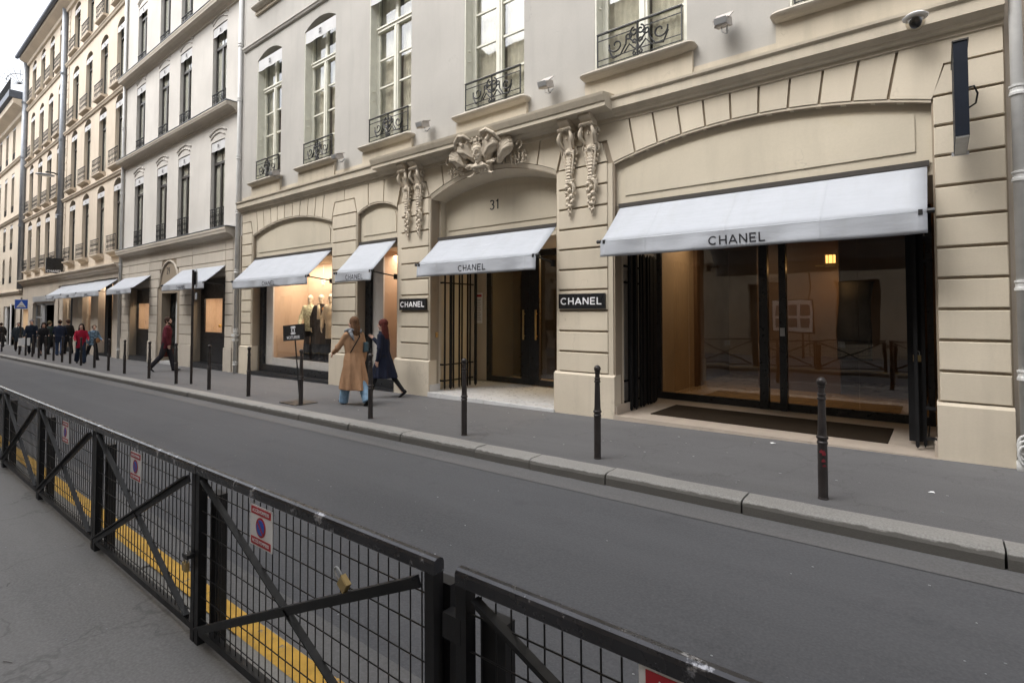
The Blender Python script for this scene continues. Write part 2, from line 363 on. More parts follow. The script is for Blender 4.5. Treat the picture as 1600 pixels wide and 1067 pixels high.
def remesh(mb, name, mat, parent, voxel=.01, smooth_it=4, factor=.5, local=True):
    """fuse many closed shapes into one continuous skin"""
    o = mb.build(name, mat, parent, smooth=True, local=local)
    r = o.modifiers.new('r', 'REMESH'); r.mode = 'VOXEL'; r.voxel_size = voxel; r.use_smooth_shade = True
    if smooth_it: q = o.modifiers.new('s', 'SMOOTH'); q.factor = factor; q.iterations = smooth_it
    dg = bpy.context.evaluated_depsgraph_get(); ev = o.evaluated_get(dg)
    me = bpy.data.meshes.new_from_object(ev, depsgraph=dg); me.name = name
    o.modifiers.clear(); old = o.data; o.data = me; bpy.data.meshes.remove(old)
    if not me.materials: me.materials.append(M[mat] if isinstance(mat, str) else mat)
    me.polygons.foreach_set('use_smooth', [True]*len(me.polygons)); return o
def arch(x0, x1, zs, za, n=14):
    """segmental arch from (x0, zs) to (x1, zs), crown at za, left to right"""
    h = (x1-x0)/2; s_ = za-zs; R = (h*h+s_*s_)/(2*s_); cx = (x0+x1)/2; cz = za-R; a = math.asin(min(1, h/R))
    return [(cx+R*math.sin(-a+2*a*i/n), cz+R*math.cos(-a+2*a*i/n)) for i in range(n+1)]
def archz(x, x0, x1, zs, za):
    h = (x1-x0)/2; s_ = za-zs; R = (h*h+s_*s_)/(2*s_); cx = (x0+x1)/2
    return za-R+math.sqrt(max(0, R*R-(x-cx)**2))
# stroke lettering, flat relief: letters of unit height, width given
def arc(cx, cz, rx, rz, a0, a1, n=14): return [(cx+rx*math.cos(math.radians(a0+(a1-a0)*i/n)), cz+rz*math.sin(math.radians(a0+(a1-a0)*i/n))) for i in range(n+1)]
GLYPH = {'C': (.92, [arc(.46, .5, .40, .44, 42, 318)]), 'H': (.86, [[(.1, 0), (.1, 1)], [(.76, 0), (.76, 1)], [(.1, .5), (.76, .5)]]),
         'A': (.92, [[(.05, 0), (.46, .97)], [(.46, .97), (.87, 0)], [(.2, .3), (.72, .3)]]),
         'N': (.88, [[(.1, 0), (.1, 1)], [(.1, .96), (.78, .04)], [(.78, 0), (.78, 1)]]),
         'E': (.74, [[(.1, 0), (.1, 1)], [(.1, .94), (.68, .94)], [(.1, .5), (.62, .5)], [(.1, .06), (.68, .06)]]),
         'L': (.70, [[(.1, 0), (.1, 1)], [(.1, .06), (.66, .06)]]),
         '3': (.62, [arc(.3, .73, .22, .21, 150, -90, 10), arc(.3, .27, .24, .25, 90, -150, 10)]), '1': (.4, [[(.08, .78), (.24, .97)], [(.24, 0), (.24, 1)]]),
         '2': (.66, [arc(.3, .72, .24, .23, 160, -30, 10)+[(.08, .05)], [(.08, .05), (.58, .05)]]), '9': (.64, [arc(.32, .68, .23, .27, 0, 360, 14), [(.55, .68), (.3, 0)]])}
def strokes(mb, lines, th, ox, oz, k, fn):
    """flat strokes of thickness th; fn maps (x, z, side) to world, side 0 front, 1 back"""
    for li, ln in enumerate(lines):
        pts = [Vector((ox+p[0]*k[0], oz+p[1]*k[1])) for p in ln]; n = len(pts); v, f = [], []
        for i, p in enumerate(pts):
            d = (pts[min(i+1, n-1)]-pts[max(i-1, 0)]).normalized(); q = Vector((-d.y, d.x))*th/2
            for sgn in (1, -1):
                e = p+q*sgn
                v += [fn(e.x, e.y, -.08*li), fn(e.x, e.y, 1)]
        for i in range(n-1):
            a, b = i*4, (i+1)*4; f += [(a, a+2, b+2, b), (a+1, b+1, b+3, a+3), (a, b, b+1, a+1), (a+2, a+3, b+3, b+2)]
        f += [(0, 1, 3, 2), (n*4-4, n*4-2, n*4-1, n*4-3)]
        mb.add(v, f)
def word(mb, text, x0, x1, z0, h, fn, th=.13):
    gap = .16; tot = sum(GLYPH[c][0] for c in text)+gap*(len(text)-1); kx = (x1-x0)/tot; x = x0
    for c in text:
        wd, ln = GLYPH[c]; strokes(mb, ln, th*h, x, z0, (kx, h), fn); x += (wd+gap)*kx
    return mb
def double_c(mb, cx, cz, r, fn, th=.2):
    strokes(mb, [arc(.40, 0, 1, 1, 48, 312, 18), arc(-.40, 0, 1, 1, 228, 492, 18)], th*r, cx, cz, (r, r), fn)
    return mb
def text_mesh(txt, name, mat, parent, loc, rot, size, sx=1, ext=.001):
    cu = bpy.data.curves.new(name, 'FONT'); cu.body = txt; cu.size = size; cu.align_x = 'CENTER'; cu.align_y = 'CENTER'; cu.extrude = ext
    o = bpy.data.objects.new(name, cu); COL.objects.link(o)
    dg = bpy.context.evaluated_depsgraph_get(); me = bpy.data.meshes.new_from_object(o.evaluated_get(dg), depsgraph=dg)
    bpy.data.objects.remove(o); me.name = name; me.materials.clear(); me.materials.append(M[mat])
    o = bpy.data.objects.new(name, me); COL.objects.link(o); o.parent = parent; o.location = loc; o.rotation_euler = rot; o.scale = (sx, 1, 1); return o
# ------------------------------------------------------------------ ground
KERB_Y, ROAD_DROP = -2.80, .125
def slab(name, mat, x0, x1, y0, y1, dz, thick=.02, n=1):
    mb = MB(); v = []
    mb.add([(x0, y0, gz(x0)+dz), (x1, y0, gz(x1)+dz), (x1, y1, gz(x1)+dz), (x0, y1, gz(x0)+dz)], [(0, 1, 2, 3)])
    o = mb.build(name, mat); return tag(o, kind='structure')
tag(slab('ground', 'road', -400, 400, -400, 400, -.60), 'dark ground beneath the street', 'ground')
tag(slab('road', 'road', -120, 40, -6.05, -3.15, -ROAD_DROP), 'grey asphalt roadway running along the shops', 'road')
tag(slab('gutter_strip', 'gutter', -120, 40, -3.15, KERB_Y+.02, -ROAD_DROP+.004), 'lighter gutter strip beside the far kerb', 'gutter')
tag(slab('near_gutter', 'gutter', -120, 40, -6.40, -6.05, -ROAD_DROP+.004), 'rough gutter strip behind the fence', 'gutter')
tag(slab('far_pavement', 'walk', -120, 40, KERB_Y+.22, 1.0, 0), 'grey asphalt pavement in front of the shops', 'pavement')
tag(slab('near_pavement', 'near', -120, 40, -12.5, -6.64, 0), 'worn asphalt pavement on the near side of the fence', 'pavement')

def stone_run(name, label, ya, yb, x_start, lens, face_out, mat='granite'):
    """kerb of separate granite stones with open joints"""
    root = thing(name, (x_start, ya, gz(x_start)), label, 'kerb'); root['kind'] = 'structure'
    x = x_start; i = 0; rnd = random.Random(4)
    while x > -75:
        l = lens[i] if i < len(lens) else rnd.uniform(1.25, 1.9); a, b = x-l+.012, x-.004; mb = MB()
        dz = rnd.uniform(-.004, .004); dy = rnd.uniform(-.008, .008); c = .038
        nx = 5; secs = []
        f0 = (ya+dy) if face_out < 0 else (yb+dy)
        back = yb if face_out < 0 else ya
        sg = -face_out
        prof = [(f0, -.25), (f0, -c*1.3), (f0+sg*c*.35, -c*.45), (f0+sg*c*1.3, 0), (back, .001), (back, -.25)]
        v, f = [], []
        for k in range(nx+1):
            xx = a+(b-a)*k/nx
            for (yy, zz) in prof:
                w_ = rnd.uniform(-.003, .003) if zz > -.2 else 0
                v.append((xx+(w_ if k in (0, nx) else 0), yy+w_, gz(xx)+zz+dz+w_*.6+.003))
        n = len(prof)
        for k in range(nx):
            for q in range(n):
                f.append((k*n+q, k*n+(q+1) % n, (k+1)*n+(q+1) % n, (k+1)*n+q))
        f += [tuple(range(n))[::-1], tuple(range(nx*n, nx*n+n))]
        if sg < 0: f = [t[::-1] for t in f]
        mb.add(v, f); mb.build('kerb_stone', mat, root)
        x -= l; i += 1
    return root
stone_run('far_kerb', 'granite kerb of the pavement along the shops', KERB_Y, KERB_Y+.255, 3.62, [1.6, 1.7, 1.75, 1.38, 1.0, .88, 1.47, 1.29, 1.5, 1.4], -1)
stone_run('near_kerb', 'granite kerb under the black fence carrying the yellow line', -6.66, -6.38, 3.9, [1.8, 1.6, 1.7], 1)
# yellow line: worn paint on the kerb top
ym = MB()
for i in range(60):
    a, b = 3-1.3*i, 3-1.3*(i+1)+.006
    rnd = random.Random(i); w0, w1 = rnd.uniform(-.006, .006), rnd.uniform(-.006, .006)
    ym.add([(a, -6.545+w0, gz(a)+.0085), (b, -6.545+w1, gz(b)+.0085), (b, -6.415+w1, gz(b)+.0085), (a, -6.415+w0, gz(a)+.0085)], [(0, 3, 2, 1)])
tag(ym.build('yellow_line', 'yellow'), 'worn yellow line painted along the near kerb', 'road marking', kind='structure')

# ------------------------------------------------------------------ shared window pieces
def win_frame_cream(w, h, zt):
    """tall french window: origin bottom centre; zt height of the transom"""
    mb = MB(); a = w/2
    mb.box(-a, -a+.075, 0, .09, 0, h); mb.box(a-.075, a, 0, .09, 0, h); mb.box(-a+.075, a-.075, .002, .088, 0, .10)
    mb.box(-a+.075, a-.075, .002, .088, h-.10, h)
    mb.box(-a+.075, a-.075, -.03, .09, zt, zt+.07); mb.box(-a+.075, a-.075, -.055, .09, zt+.07, zt+.11); mb.box(-a+.075, a-.075, .0, .09, zt+.11, zt+.15)
    mb.box(-.075, .075, -.018, .07, .10, zt); mb.box(-.03, .03, -.035, -.018, .10, zt)
    mb.box(-.05, .05, -.0, .07, zt+.15, h-.10)
    for s_ in (-1, 1):
        mb.box(s_*(a-.10)-.032, s_*(a-.10)+.032, .012, .07, .10, zt)
        for k in range(1, 4):
            z = .10+(zt-.10)*k/4
            mb.box(min(s_*.075, s_*(a-.132)), max(s_*.075, s_*(a-.132)), .016, .066, z-.02, z+.02)
        mb.box(min(s_*.075, s_*(a-.132)), max(s_*.075, s_*(a-.132)), .014, .068, .10, .19)
    # hinges and shutter stays on the jamb
    return mb
def win_frame_dark(w, h, zt):
    mb = MB(); a = w/2
    mb.box(-a, -a+.06, 0, .07, 0, h); mb.box(a-.06, a, 0, .07, 0, h); mb.box(-a+.06, a-.06, .002, .068, 0, .12); mb.box(-a+.06, a-.06, .002, .068, h-.06, h)
    mb.box(-a+.06, a-.06, -.02, .06, zt, zt+.09); mb.box(-.05, .05, -.01, .06, .12, zt)
    return mb
def panes(w, h, zt, rows, edge, mid):
    """list of (x0, x1, z0, z1)"""
    out = []; a = w/2
    for s_ in (-1, 1):
        for k in range(rows):
            z0 = .10+(zt-.10)*k/rows; z1 = .10+(zt-.10)*(k+1)/rows
            out.append((min(s_*mid, s_*(a-edge)), max(s_*mid, s_*(a-edge)), z0+.02, z1-.02))
        out.append((min(s_*.05, s_*(a-.075)), max(s_*.05, s_*(a-.075)), zt+.15, h-.10))
    return out
def spiral(cx, cz, r0, r1, a0, turns, n=16, y=0, mirror=1):
    return [(cx+mirror*(r0+(r1-r0)*i/n)*math.cos(math.radians(a0)+turns*2*PI*i/n), y, cz+(r0+(r1-r0)*i/n)*math.sin(math.radians(a0)+turns*2*PI*i/n)) for i in range(n+1)]
def railing_scroll(w, h):
    """wrought iron window guard with C scrolls and a centre cartouche; origin bottom centre"""
    mb = MB(); a = w/2; r = .0135
    mb.box(-a, a, -.02, .02, h-.022, h); mb.box(-a, -a+.02, -.01, .01, 0, h-.022); mb.box(a-.02, a, -.01, .01, 0, h-.022)
    for z in (.0, .095, h-.13): mb.box(-a+.02, -.13 if z == h-.13 else a-.02, -.006, .006, z, z+.014)
    mb.box(.13, a-.02, -.006, .006, h-.13, h-.116)
    for s_ in (-1, 1):
        c = s_*(a*.62); R = a*.30; zc = h*.47
        mb.tube(spiral(c-s_*R*.35, zc+.02, .028, R*.60, 0, 1.05, 18, mirror=s_), r, 6)
        mb.tube([(c-s_*-R*.25, 0, zc-.02), (c-s_*R*.1, 0, zc-R*.85), (c-s_*R*.7, 0, zc-R*.75), (c-s_*R*1.15, 0, zc-.02), (c-s_*R*1.2, 0, zc+R*.5)], r, 6)
        mb.tube(spiral(c-s_*R*1.35, zc+R*.45, .018, R*.3, 20, 1.0, 12, mirror=-s_), r, 6)
        # centre C scrolls
        mb.tube(spiral(s_*.055, h*.72, .02, .075, 30, 1.15, 16, mirror=s_), r*1.1, 6)
        mb.tube([(s_*.135, 0, h*.72), (s_*.13, 0, h*.55), (s_*.075, 0, h*.44), (s_*.03, 0, h*.36)], r*1.1, 6)
        mb.tube(spiral(s_*.06, h*.43, .012, .04, 200, 1.0, 12, mirror=s_), r, 6)
        mb.tube([(0, 0, h*.16), (s_*.06, 0, h*.24), (s_*.14, 0, h*.40), (s_*.2, 0, h*.28), (s_*.24, 0, .1)], r, 6)
        mb.tube(spiral(s_*.05, .045, .010, .036, 90, 1.0, 10, mirror=s_), r, 6)
    mb.tube([(0, 0, 0), (0, 0, h-.03)], r*1.3, 6); mb.ball((0, 0, h*.24), (.035, .014, .05), 8, 6); mb.ball((0, 0, h*.56), (.025, .012, .04), 8, 6)
    return mb
def railing_bars(w, h, n=6):
    mb = MB(); a = w/2; r = .012
    mb.box(-a, a, -.02, .02, h-.025, h)
    for z in (.02, h-.13): mb.box(-a, a, -.007, .007, z, z+.016)
    for i in range(n+1):
        x = -a+.01+(w-.02)*i/n; mb.box(x-.008, x+.008, -.008, .008, 0, h-.025)
        if i < n:
            xc = x+(w-.02)/n/2; q = (w-.02)/n*.42
            mb.tube(spiral(xc, h*.62, .008, q, 90, 1.2, 10), .007, 5); mb.tube(spiral(xc, h*.3, .008, q, 270, 1.2, 10), .007, 5)
    return mb
def lambrequin_mesh(w, h, arched=0.0, seed=0):
    """small white drop valance; origin top centre, hanging down"""
    mb = MB(); n = 14; v, f = [], []; rnd = random.Random(seed)
    ph = rnd.uniform(0, 6)
    for i in range(n+1):
        x = -w/2+w*i/n; q = .012*math.sin(i*1.1+ph)
        for (yy, zz) in ((0, 0), (q*.6, -h*.5), (q, -h), (q+.006, -h), (q*.6+.006, -h*.5), (.006, 0)): v.append((x, yy, zz))
    for i in range(n):
        for k in range(6): f.append((i*6+k, i*6+(k+1) % 6, (i+1)*6+(k+1) % 6, (i+1)*6+k))
    f += [tuple(range(6))[::-1], tuple(range(n*6, n*6+6))]
    return mb.add(v, f)
GLASSES = {}
def make_window(bld, x, z0, w, h, zt, y, kind, rail=None, rail_z=.05, lamb=None, curtain='curtain', rail_y=.03, proj=0, cdepth=.16):
    """window (part) > panes, railing, lambrequin, curtain (sub-parts); x centre, z0 bottom"""
    rows, edge, mid = (4, .132, .075) if kind == 'cream' else (1, .06, .05)
    key = (kind, round(w, 3), round(h, 3), round(zt, 3), round(y-rail_y, 3), rail, round(rail_z, 3), lamb, curtain)
    base = W[bld.name]
    if key not in GLASSES:
        fr = (win_frame_cream if kind == 'cream' else win_frame_dark)(w, h, zt).mesh('window', 'cream' if kind == 'cream' else 'dark_frame')
        subs = []
        for (a, b, c, d) in panes(w, h, zt, rows, edge, mid):
            subs.append(('pane', MB().box(a-.01, b+.01, .036, .042, c-.01, d+.01).mesh('pane', 'glass'), (0, 0, 0)))
        if curtain:
            cb = MB(); n = 22; v, f = [], []
            for side in (-1, 1):
                o = len(v)
                for i in range(n+1):
                    t = i/n; xx = side*(w/2-.02-t*w*(.43 if kind == 'cream' else .44)); yy = cdepth+.022*math.sin(i*1.9)
                    v += [(xx, yy, .03), (xx, yy, h)]
                for i in range(n): f.append((o+i*2, o+i*2+2, o+i*2+3, o+i*2+1))
            cb.add(v, f); subs.append(('curtain', cb.mesh('curtain', curtain, smooth=True), (0, 0, 0)))
        if rail:
            rw, rh, rk = rail
            rm = (railing_scroll if rk == 'scroll' else railing_bars)(rw, rh).mesh('railing', 'iron')
            subs.append(('railing', rm, (0, rail_y-y, rail_z)))
        if lamb:
            lw, lh, lz = lamb; lm = lambrequin_mesh(lw, lh)
            lme = lm.mesh('lambrequin', 'cloth2'); subs.append(('lambrequin', lme, (0, .05-y, lz)))
            lg = MB(); double_c(lg, 0, -lh*.52, lh*.17, lambda a, b, s_: (a, -.018+.004*s_, b), .26); subs.append(('logo', lg.mesh('logo', 'letter_black'), (0, .05-y-.004, lz)))
        GLASSES[key] = (fr, subs)
    fr, subs = GLASSES[key]
    o = put(fr, 'window', bld, (x-base.x, y-base.y, z0-base.z)); W[o.name] = Vector((x, y, z0))
    for nm, me, lo in subs: put(me, nm, o, lo)
    return o
def room(bld, x0, x1, y0, y1, z0, z1, mat='room', name='interior_wall'):
    """five walls of a room behind the glass, open to the street"""
    mb = MB()
    mb.add([(x0,y0,z0),(x1,y0,z0),(x1,y1,z0),(x0,y1,z0),(x0,y0,z1),(x1,y0,z1),(x1,y1,z1),(x0,y1,z1)], [(0,1,2,3),(7,6,5,4),(1,5,6,2),(3,2,6,7),(0,3,7,4)])
    return mb.build(name, mat, bld)
def rect(x0, x1, z0, z1): return [(x0, z0), (x1, z0), (x1, z1), (x0, z1)]
def area_light(name, loc, rot, sx, sy, power, col):
    l = bpy.data.lights.new(name, 'AREA'); l.shape = 'RECTANGLE'; l.size = sx; l.size_y = sy; l.energy = power; l.color = col
    o = bpy.data.objects.new(name, l); COL.objects.link(o); o.location = loc; o.rotation_euler = rot; return o

# ================================================================== building 31
B31 = thing('shop_building', (-8.4, 0, -.12), 'grey and beige stone shop building with carved arched entrance numbered 31', 'building')
XL, XR = -17.50, .605
O_W1, O_W2, O_D, O_B = (-16.70, -12.38, 4.06, 4.39), (-11.25, -9.74, 4.11, 4.30), (-8.60, -5.33, 4.14, 4.49), (-4.17, -.04, 4.13, 4.42)
def opening(o, zb=-.45): return [(o[0], zb), (o[1], zb)]+arch(*o)[::-1]
g = MB(); g.sheet(rect(XL, XR, -.6, 5.24), [opening(o) for o in (O_W1, O_W2, O_D, O_B)], .035, .27)
g.build('ground_floor_wall', 'groove', B31)
# rusticated courses on the piers
COURSE = [.65+.354*k for k in range(12)]            # .65 ... 4.54
J = .016
def pier(xa, xb, y0=0.0, edgeL=0.0, edgeR=0.0, top_trap=True):
    for k in range(11):
        z0, z1 = COURSE[k]+J, COURSE[k+1]-J
        if k == 10 and top_trap:
            mb = MB(); d = .11; mb.prism([(xa+edgeL, z0), (xb-edgeR, z0), (xb-edgeR-(d if edgeR or xb < .5 else 0), z1), (xa+edgeL+(d if xa > -17.4 else 0), z1)], y0, .10)
            mb.build('stone_block', 'groove' if False else 's31', B31)
        else:
            MB().box(xa+edgeL, xb-edgeR, y0, .10, z0, z1, .008).build('stone_block', 's31', B31)
        # plain return strip beside the blocks, set a little back
    for (a, b) in ((xa, xa+edgeL), (xb-edgeR, xb)):
        if b-a > .02: MB().box(a, b, y0+.018, .2, .6, 4.16).build('pier_edge', 's31', B31)
PIERS = [(-17.42, -16.74, 0, .03), (-12.36, -11.27, .03, .03), (-9.71, -8.62, .14, .03), (-5.31, -4.20, .05, .09), (-.02, .59, .0, .0)]
for (a, b, el, er) in PIERS: pier(a, b, 0.0, el, er)
# plinth blocks
for (a, b) in ((-17.44, -16.688), (-12.39, -11.23), (-9.753, -8.59), (-5.345, -4.16), (-.05, .605)):
    zb = gz(a)-.12
    mb = MB(); mb.add([(a, -.03, zb), (b, -.03, zb), (b, .2, zb), (a, .2, zb), (a, -.03, .615), (b, -.03, .615), (b-.0, .012, .648), (a, .012, .648), (a, .2, .648), (b, .2, .648)],
        [(0, 1, 5, 4), (4, 5, 6, 7), (7, 6, 9, 8), (0, 4, 7, 8, 3), (1, 2, 9, 6, 5), (0, 3, 2, 1)])
    mb.build('plinth', 's31b', B31)
# voussoirs over each opening
ZT = 4.835
def voussoirs(o, joints, lean, y0=0.0, band=.035, soffit=0):
    x0, x1, zs, za = o; xc = (x0+x1)/2
    js = [x0]+joints+[x1]
    top = lambda x: x+(x-xc)*lean
    for i in range(len(js)-1):
        a, b = js[i], js[i+1]; first, last = i == 0, i == len(js)-2
        n = 3; bot = []
        aa, bb = a+(J if not first else 0), b-(J if not last else 0)
        for k in range(n+1):
            x = aa+(bb-aa)*k/n; bot.append((x, archz(min(max(x, x0), x1), x0, x1, zs, za)+band))
        ta, tb = top(a)+(J if not first else 0), top(b)-(J if not last else 0)
        if first:
            e = x0-.02; side = [(tb, ZT), (edge_limit(x0, -1), ZT), (edge_limit(x0, -1), 4.54+J), (x0-.12, 4.54+J), (x0-.0-.02, 4.20)]
            poly = bot+side
        elif last:
            poly = bot+[(x1+.02, 4.20), (x1+.12, 4.54+J), (edge_limit(x1, 1), 4.54+J), (edge_limit(x1, 1), ZT), (ta, ZT)]
        else: poly = bot+[(tb, ZT), (ta, ZT)]
        MB().prism(poly, y0, .09).build('voussoir', 's31', B31)
def edge_limit(x, s_):
    c = {O_W1[0]: -17.42, O_W1[1]: -11.82, O_W2[0]: -11.80, O_W2[1]: -9.2, O_D[0]: -9.18, O_D[1]: -4.78, O_B[0]: -4.76, O_B[1]: .59}
    return c[x]
voussoirs(O_B, [-3.784, -3.405, -3.025, -2.66, -2.295, -1.927, -1.555, -1.187, -.821, -.45], .062)
voussoirs(O_W1, [-16.4, -16.0, -15.57, -15.2, -14.8, -14.36, -13.97, -13.57, -13.2, -12.82], .05)
voussoirs(O_W2, [-10.81, -10.22], .06)
voussoirs(O_D, [-8.19, -7.8, -7.42, -6.5, -6.13, -5.73], .06, band=.10)
# thin moulding round each arch
def arch_band(o, w_, y0, y1, mat='s31', name='arch_moulding'):
    x0, x1, zs, za = o; p = arch(x0, x1, zs, za, 20); q = [(x, z+w_) for x, z in p]
    MB().prism(p+q[::-1], y0, y1).build(name, mat, B31)
arch_band(O_B, .03, .012, .15); arch_band(O_W1, .03, .012, .15); arch_band(O_W2, .03, .012, .15)
# door arch: splayed soffit
x0, x1, zs, za = O_D; p = arch(x0, x1, zs, za, 20); q = arch(x0-.0, x1+.0, zs+.09, za+.09, 20); inn = arch(x0+.06, x1-.06, zs-.02, za-.10, 20)
sb = MB(); n = len(p)
v = [(a, .01, b) for a, b in q]+[(a, .04, b) for a, b in p]+[(a, .42, b) for a, b in inn]
f = [(i, i+1, n+i+1, n+i)[::-1] for i in range(n-1)]+[(n+i, n+i+1, 2*n+i+1, 2*n+i)[::-1] for i in range(n-1)]
sb.add(v, f).build('arch_soffit', 's31', B31)
# tympanums (recessed panels above the awnings) with an incised panel line
def tymp(o, y, zb, line_z, ins):
    x0, x1, zs, za = o; top = arch(x0, x1, zs, za, 24)[::-1]
    MB().prism([(x0, zb), (x1, zb)]+top, y, y+.06).build('tympanum', 's31t', B31)
    pa = [(x0+ins, line_z), (x1-ins, line_z)]+[(x0+ins+(x1-x0-2*ins)*(1-k/20), min(archz(x0+ins+(x1-x0-2*ins)*(1-k/20), *o)-.13, 9)) for k in range(21)]
    if ins < .3: pa = [(x0+ins, line_z), (x1-ins, line_z), (x1-ins, zs-.14)]+[(x, z-.13) for x, z in top if x0+ins < x < x1-ins]+[(x0+ins, zs-.14)]
    MB().prism(pa, y-.018, y).build('tympanum_panel', 's31t', B31)
tymp(O_B, .11, 3.44, 3.60, .16); tymp(O_W1, .11, 3.36, 3.54, .2); tymp(O_W2, .11, 3.40, 3.57, .12)
tymp((O_D[0]+.06, O_D[1]-.06, 4.12, 4.39), .42, 3.24, 3.48, .09)
MB().box(-8.75, -8.545, .27, .44, 3.13, 4.13).build('jamb_return', 's31', B31); MB().box(-5.39, -5.2, .27, .44, 3.13, 4.13).build('jamb_return', 's31', B31)
# number 31
nb = MB(); word(nb, '31', -7.24, -6.98, 3.80, .20, lambda x, z, s_: (x, .394+.010*s_, z), .12); nb.build('house_number', 'letter_black', B31)
# jambs above plinth are part of the wall; lintels closing the openings above the shopfronts
MB().box(-16.70, -12.38, .12, 1.4, 3.20, 3.36).build('lintel', 's31', B31)
MB().box(-11.25, -9.74, .12, 1.4, 3.22, 3.40).build('lintel', 's31', B31)
MB().box(-9.4, -5.0, .43, 2.4, 3.14, 3.24).build('lintel', 's31', B31)
MB().box(-4.6, .3, .12, 2.4, 3.30, 3.44).build('lintel', 's31', B31)
# cornice with projecting centre block
CORN = [(.03, 4.82), (-.02, 4.835), (-.02, 4.885), (-.075, 4.90), (-.09, 4.935), (-.105, 4.94), (-.15, 4.985), (-.165, 4.99), (-.165, 5.12), (-.20, 5.15), (-.205, 5.185), (-.02, 5.235), (.03, 5.235)]
MB().profile_x(CORN, XL-.0, -10.2).build('cornice', 's31c', B31); MB().profile_x(CORN, -4.12, XR-.003).build('cornice', 's31c', B31)
CC = [(.03, 4.82), (-.03, 4.835), (-.03, 4.90), (-.11, 4.93), (-.16, 4.97), (-.35, 4.985), (-.37, 4.99), (-.37, 5.06), (-.39, 5.07), (-.43, 5.16), (-.44, 5.20), (-.02, 5.27), (.03, 5.27)]
MB().profile_x(CC, -10.2, -4.12).build('cornice', 's31c', B31)
# floor band under the windows, then the upper wall with its windows
WX = [(-15.88, 1.50), (-13.10, 1.53), (-10.08, 1.57), (-6.84, 1.57), (-3.73, 1.60), (-.72, 1.60)]
ROOF31 = 16.5
holes = []
for (xc, wd) in WX:
    for dz in (0, 5.55):
        holes.append([(xc-wd/2, 5.74+dz), (xc+wd/2, 5.74+dz)]+arch(xc-wd/2, xc+wd/2, 9.58+dz, 9.80+dz, 8)[::-1])
MB().sheet(rect(XL, XR, 5.26, ROOF31), holes, .03, .36).build('upper_wall', 's31u', B31)
MB().box(XL, XR, .002, .34, 5.20, 5.36).build('floor_band', 's31c', B31)
MB().profile_x([(.04, 10.10), (-.03, 10.12), (-.05, 10.17), (-.07, 10.18), (-.07, 10.24), (.04, 10.28)], XL, XR-.002).build('string_course', 's31u', B31)
for (xc, wd) in WX:
    for dz in (0, 5.55):
        a, b = xc-wd/2-.22, xc+wd/2+.16
        if dz: a, b = xc-wd/2-.15, xc+wd/2+.15
        MB().box(a+.06, b-.06, -.035, .2, 5.25+dz if not dz else 5.50+dz, 5.60+dz).build('sill_apron', 's31c', B31)
        # sill slab with rounded nosing and rounded front corners
        rings = [(.0, 5.60), (-.06, 5.612), (-.10, 5.635), (-.125, 5.66), (-.14, 5.685), (-.125, 5.712), (-.09, 5.722), (-.04, 5.725)]
        sb_ = MB(); v, f = [], []; rr = .11; nn = 0
        for (off, z) in rings:
            yf_ = -.05+off; e = .14+off; aa, bb = a+e, b-e; ring = [(aa, .2), ]
            ring += [(aa+rr-rr*math.cos(math.radians(t)), yf_+rr-rr*math.sin(math.radians(t))) for t in range(0, 91, 15)]
            ring += [(bb-rr+rr*math.sin(math.radians(t)), yf_+rr-rr*math.cos(math.radians(t))) for t in range(0, 91, 15)]+[(bb, .2)]
            nn = len(ring); v += [(p_[0], p_[1], z+dz) for p_ in ring]
        for q_ in range(len(rings)-1):
            for k_ in range(nn): f.append((q_*nn+k_, q_*nn+(k_+1) % nn, (q_+1)*nn+(k_+1) % nn, (q_+1)*nn+k_))
        f += [tuple(range(nn))[::-1], tuple(range((len(rings)-1)*nn, len(rings)*nn))]
        sb_.add(v, f).build('window_sill', 's31s', B31)
        wn = make_window(B31, xc, 5.745+dz, wd, 3.93, 2.86, .24, 'cream', rail=(wd-.12, .56, 'scroll'), rail_z=.08, lamb=(wd-.01, .34, 3.84) if (dz or xc < -9.5) else None, rail_y=.0)
        # cream reveal lining, shutter stays
        lin = MB(); lin.box(xc-wd/2+.002, xc-wd/2+.03, .035, .24, 5.75+dz, 9.56+dz)
        for zz in (6.9, 7.12): lin.box(xc-wd/2+.03, xc-wd/2+.055, .14, .17, zz+dz, zz+dz+.05); lin.ball((xc-wd/2+.06, .12, zz+dz), .018, 6, 4)
        lin.build('reveal_lining', 'cream', B31)
for (xc, wd) in WX:
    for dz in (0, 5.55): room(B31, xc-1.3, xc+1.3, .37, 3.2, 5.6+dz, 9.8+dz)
# shell: sides, back, roof keep the daylight out
sh = MB(); sh.box(XL, XR, 8.0, 8.2, -.6, ROOF31); sh.box(XL, XL+.2, .36, 8, -.6, ROOF31-.01); sh.box(XR-.2, XR, .36, 8, -.6, ROOF31-.01); sh.box(XL, XR, -.02, 8.2, ROOF31, ROOF31+.2); sh.box(XL+.2, XR-.2, .37, 8, 5.0, 5.2)
for dv in (-11.26, -9.6): pass
sh.build('outer_shell', 's31u', B31)

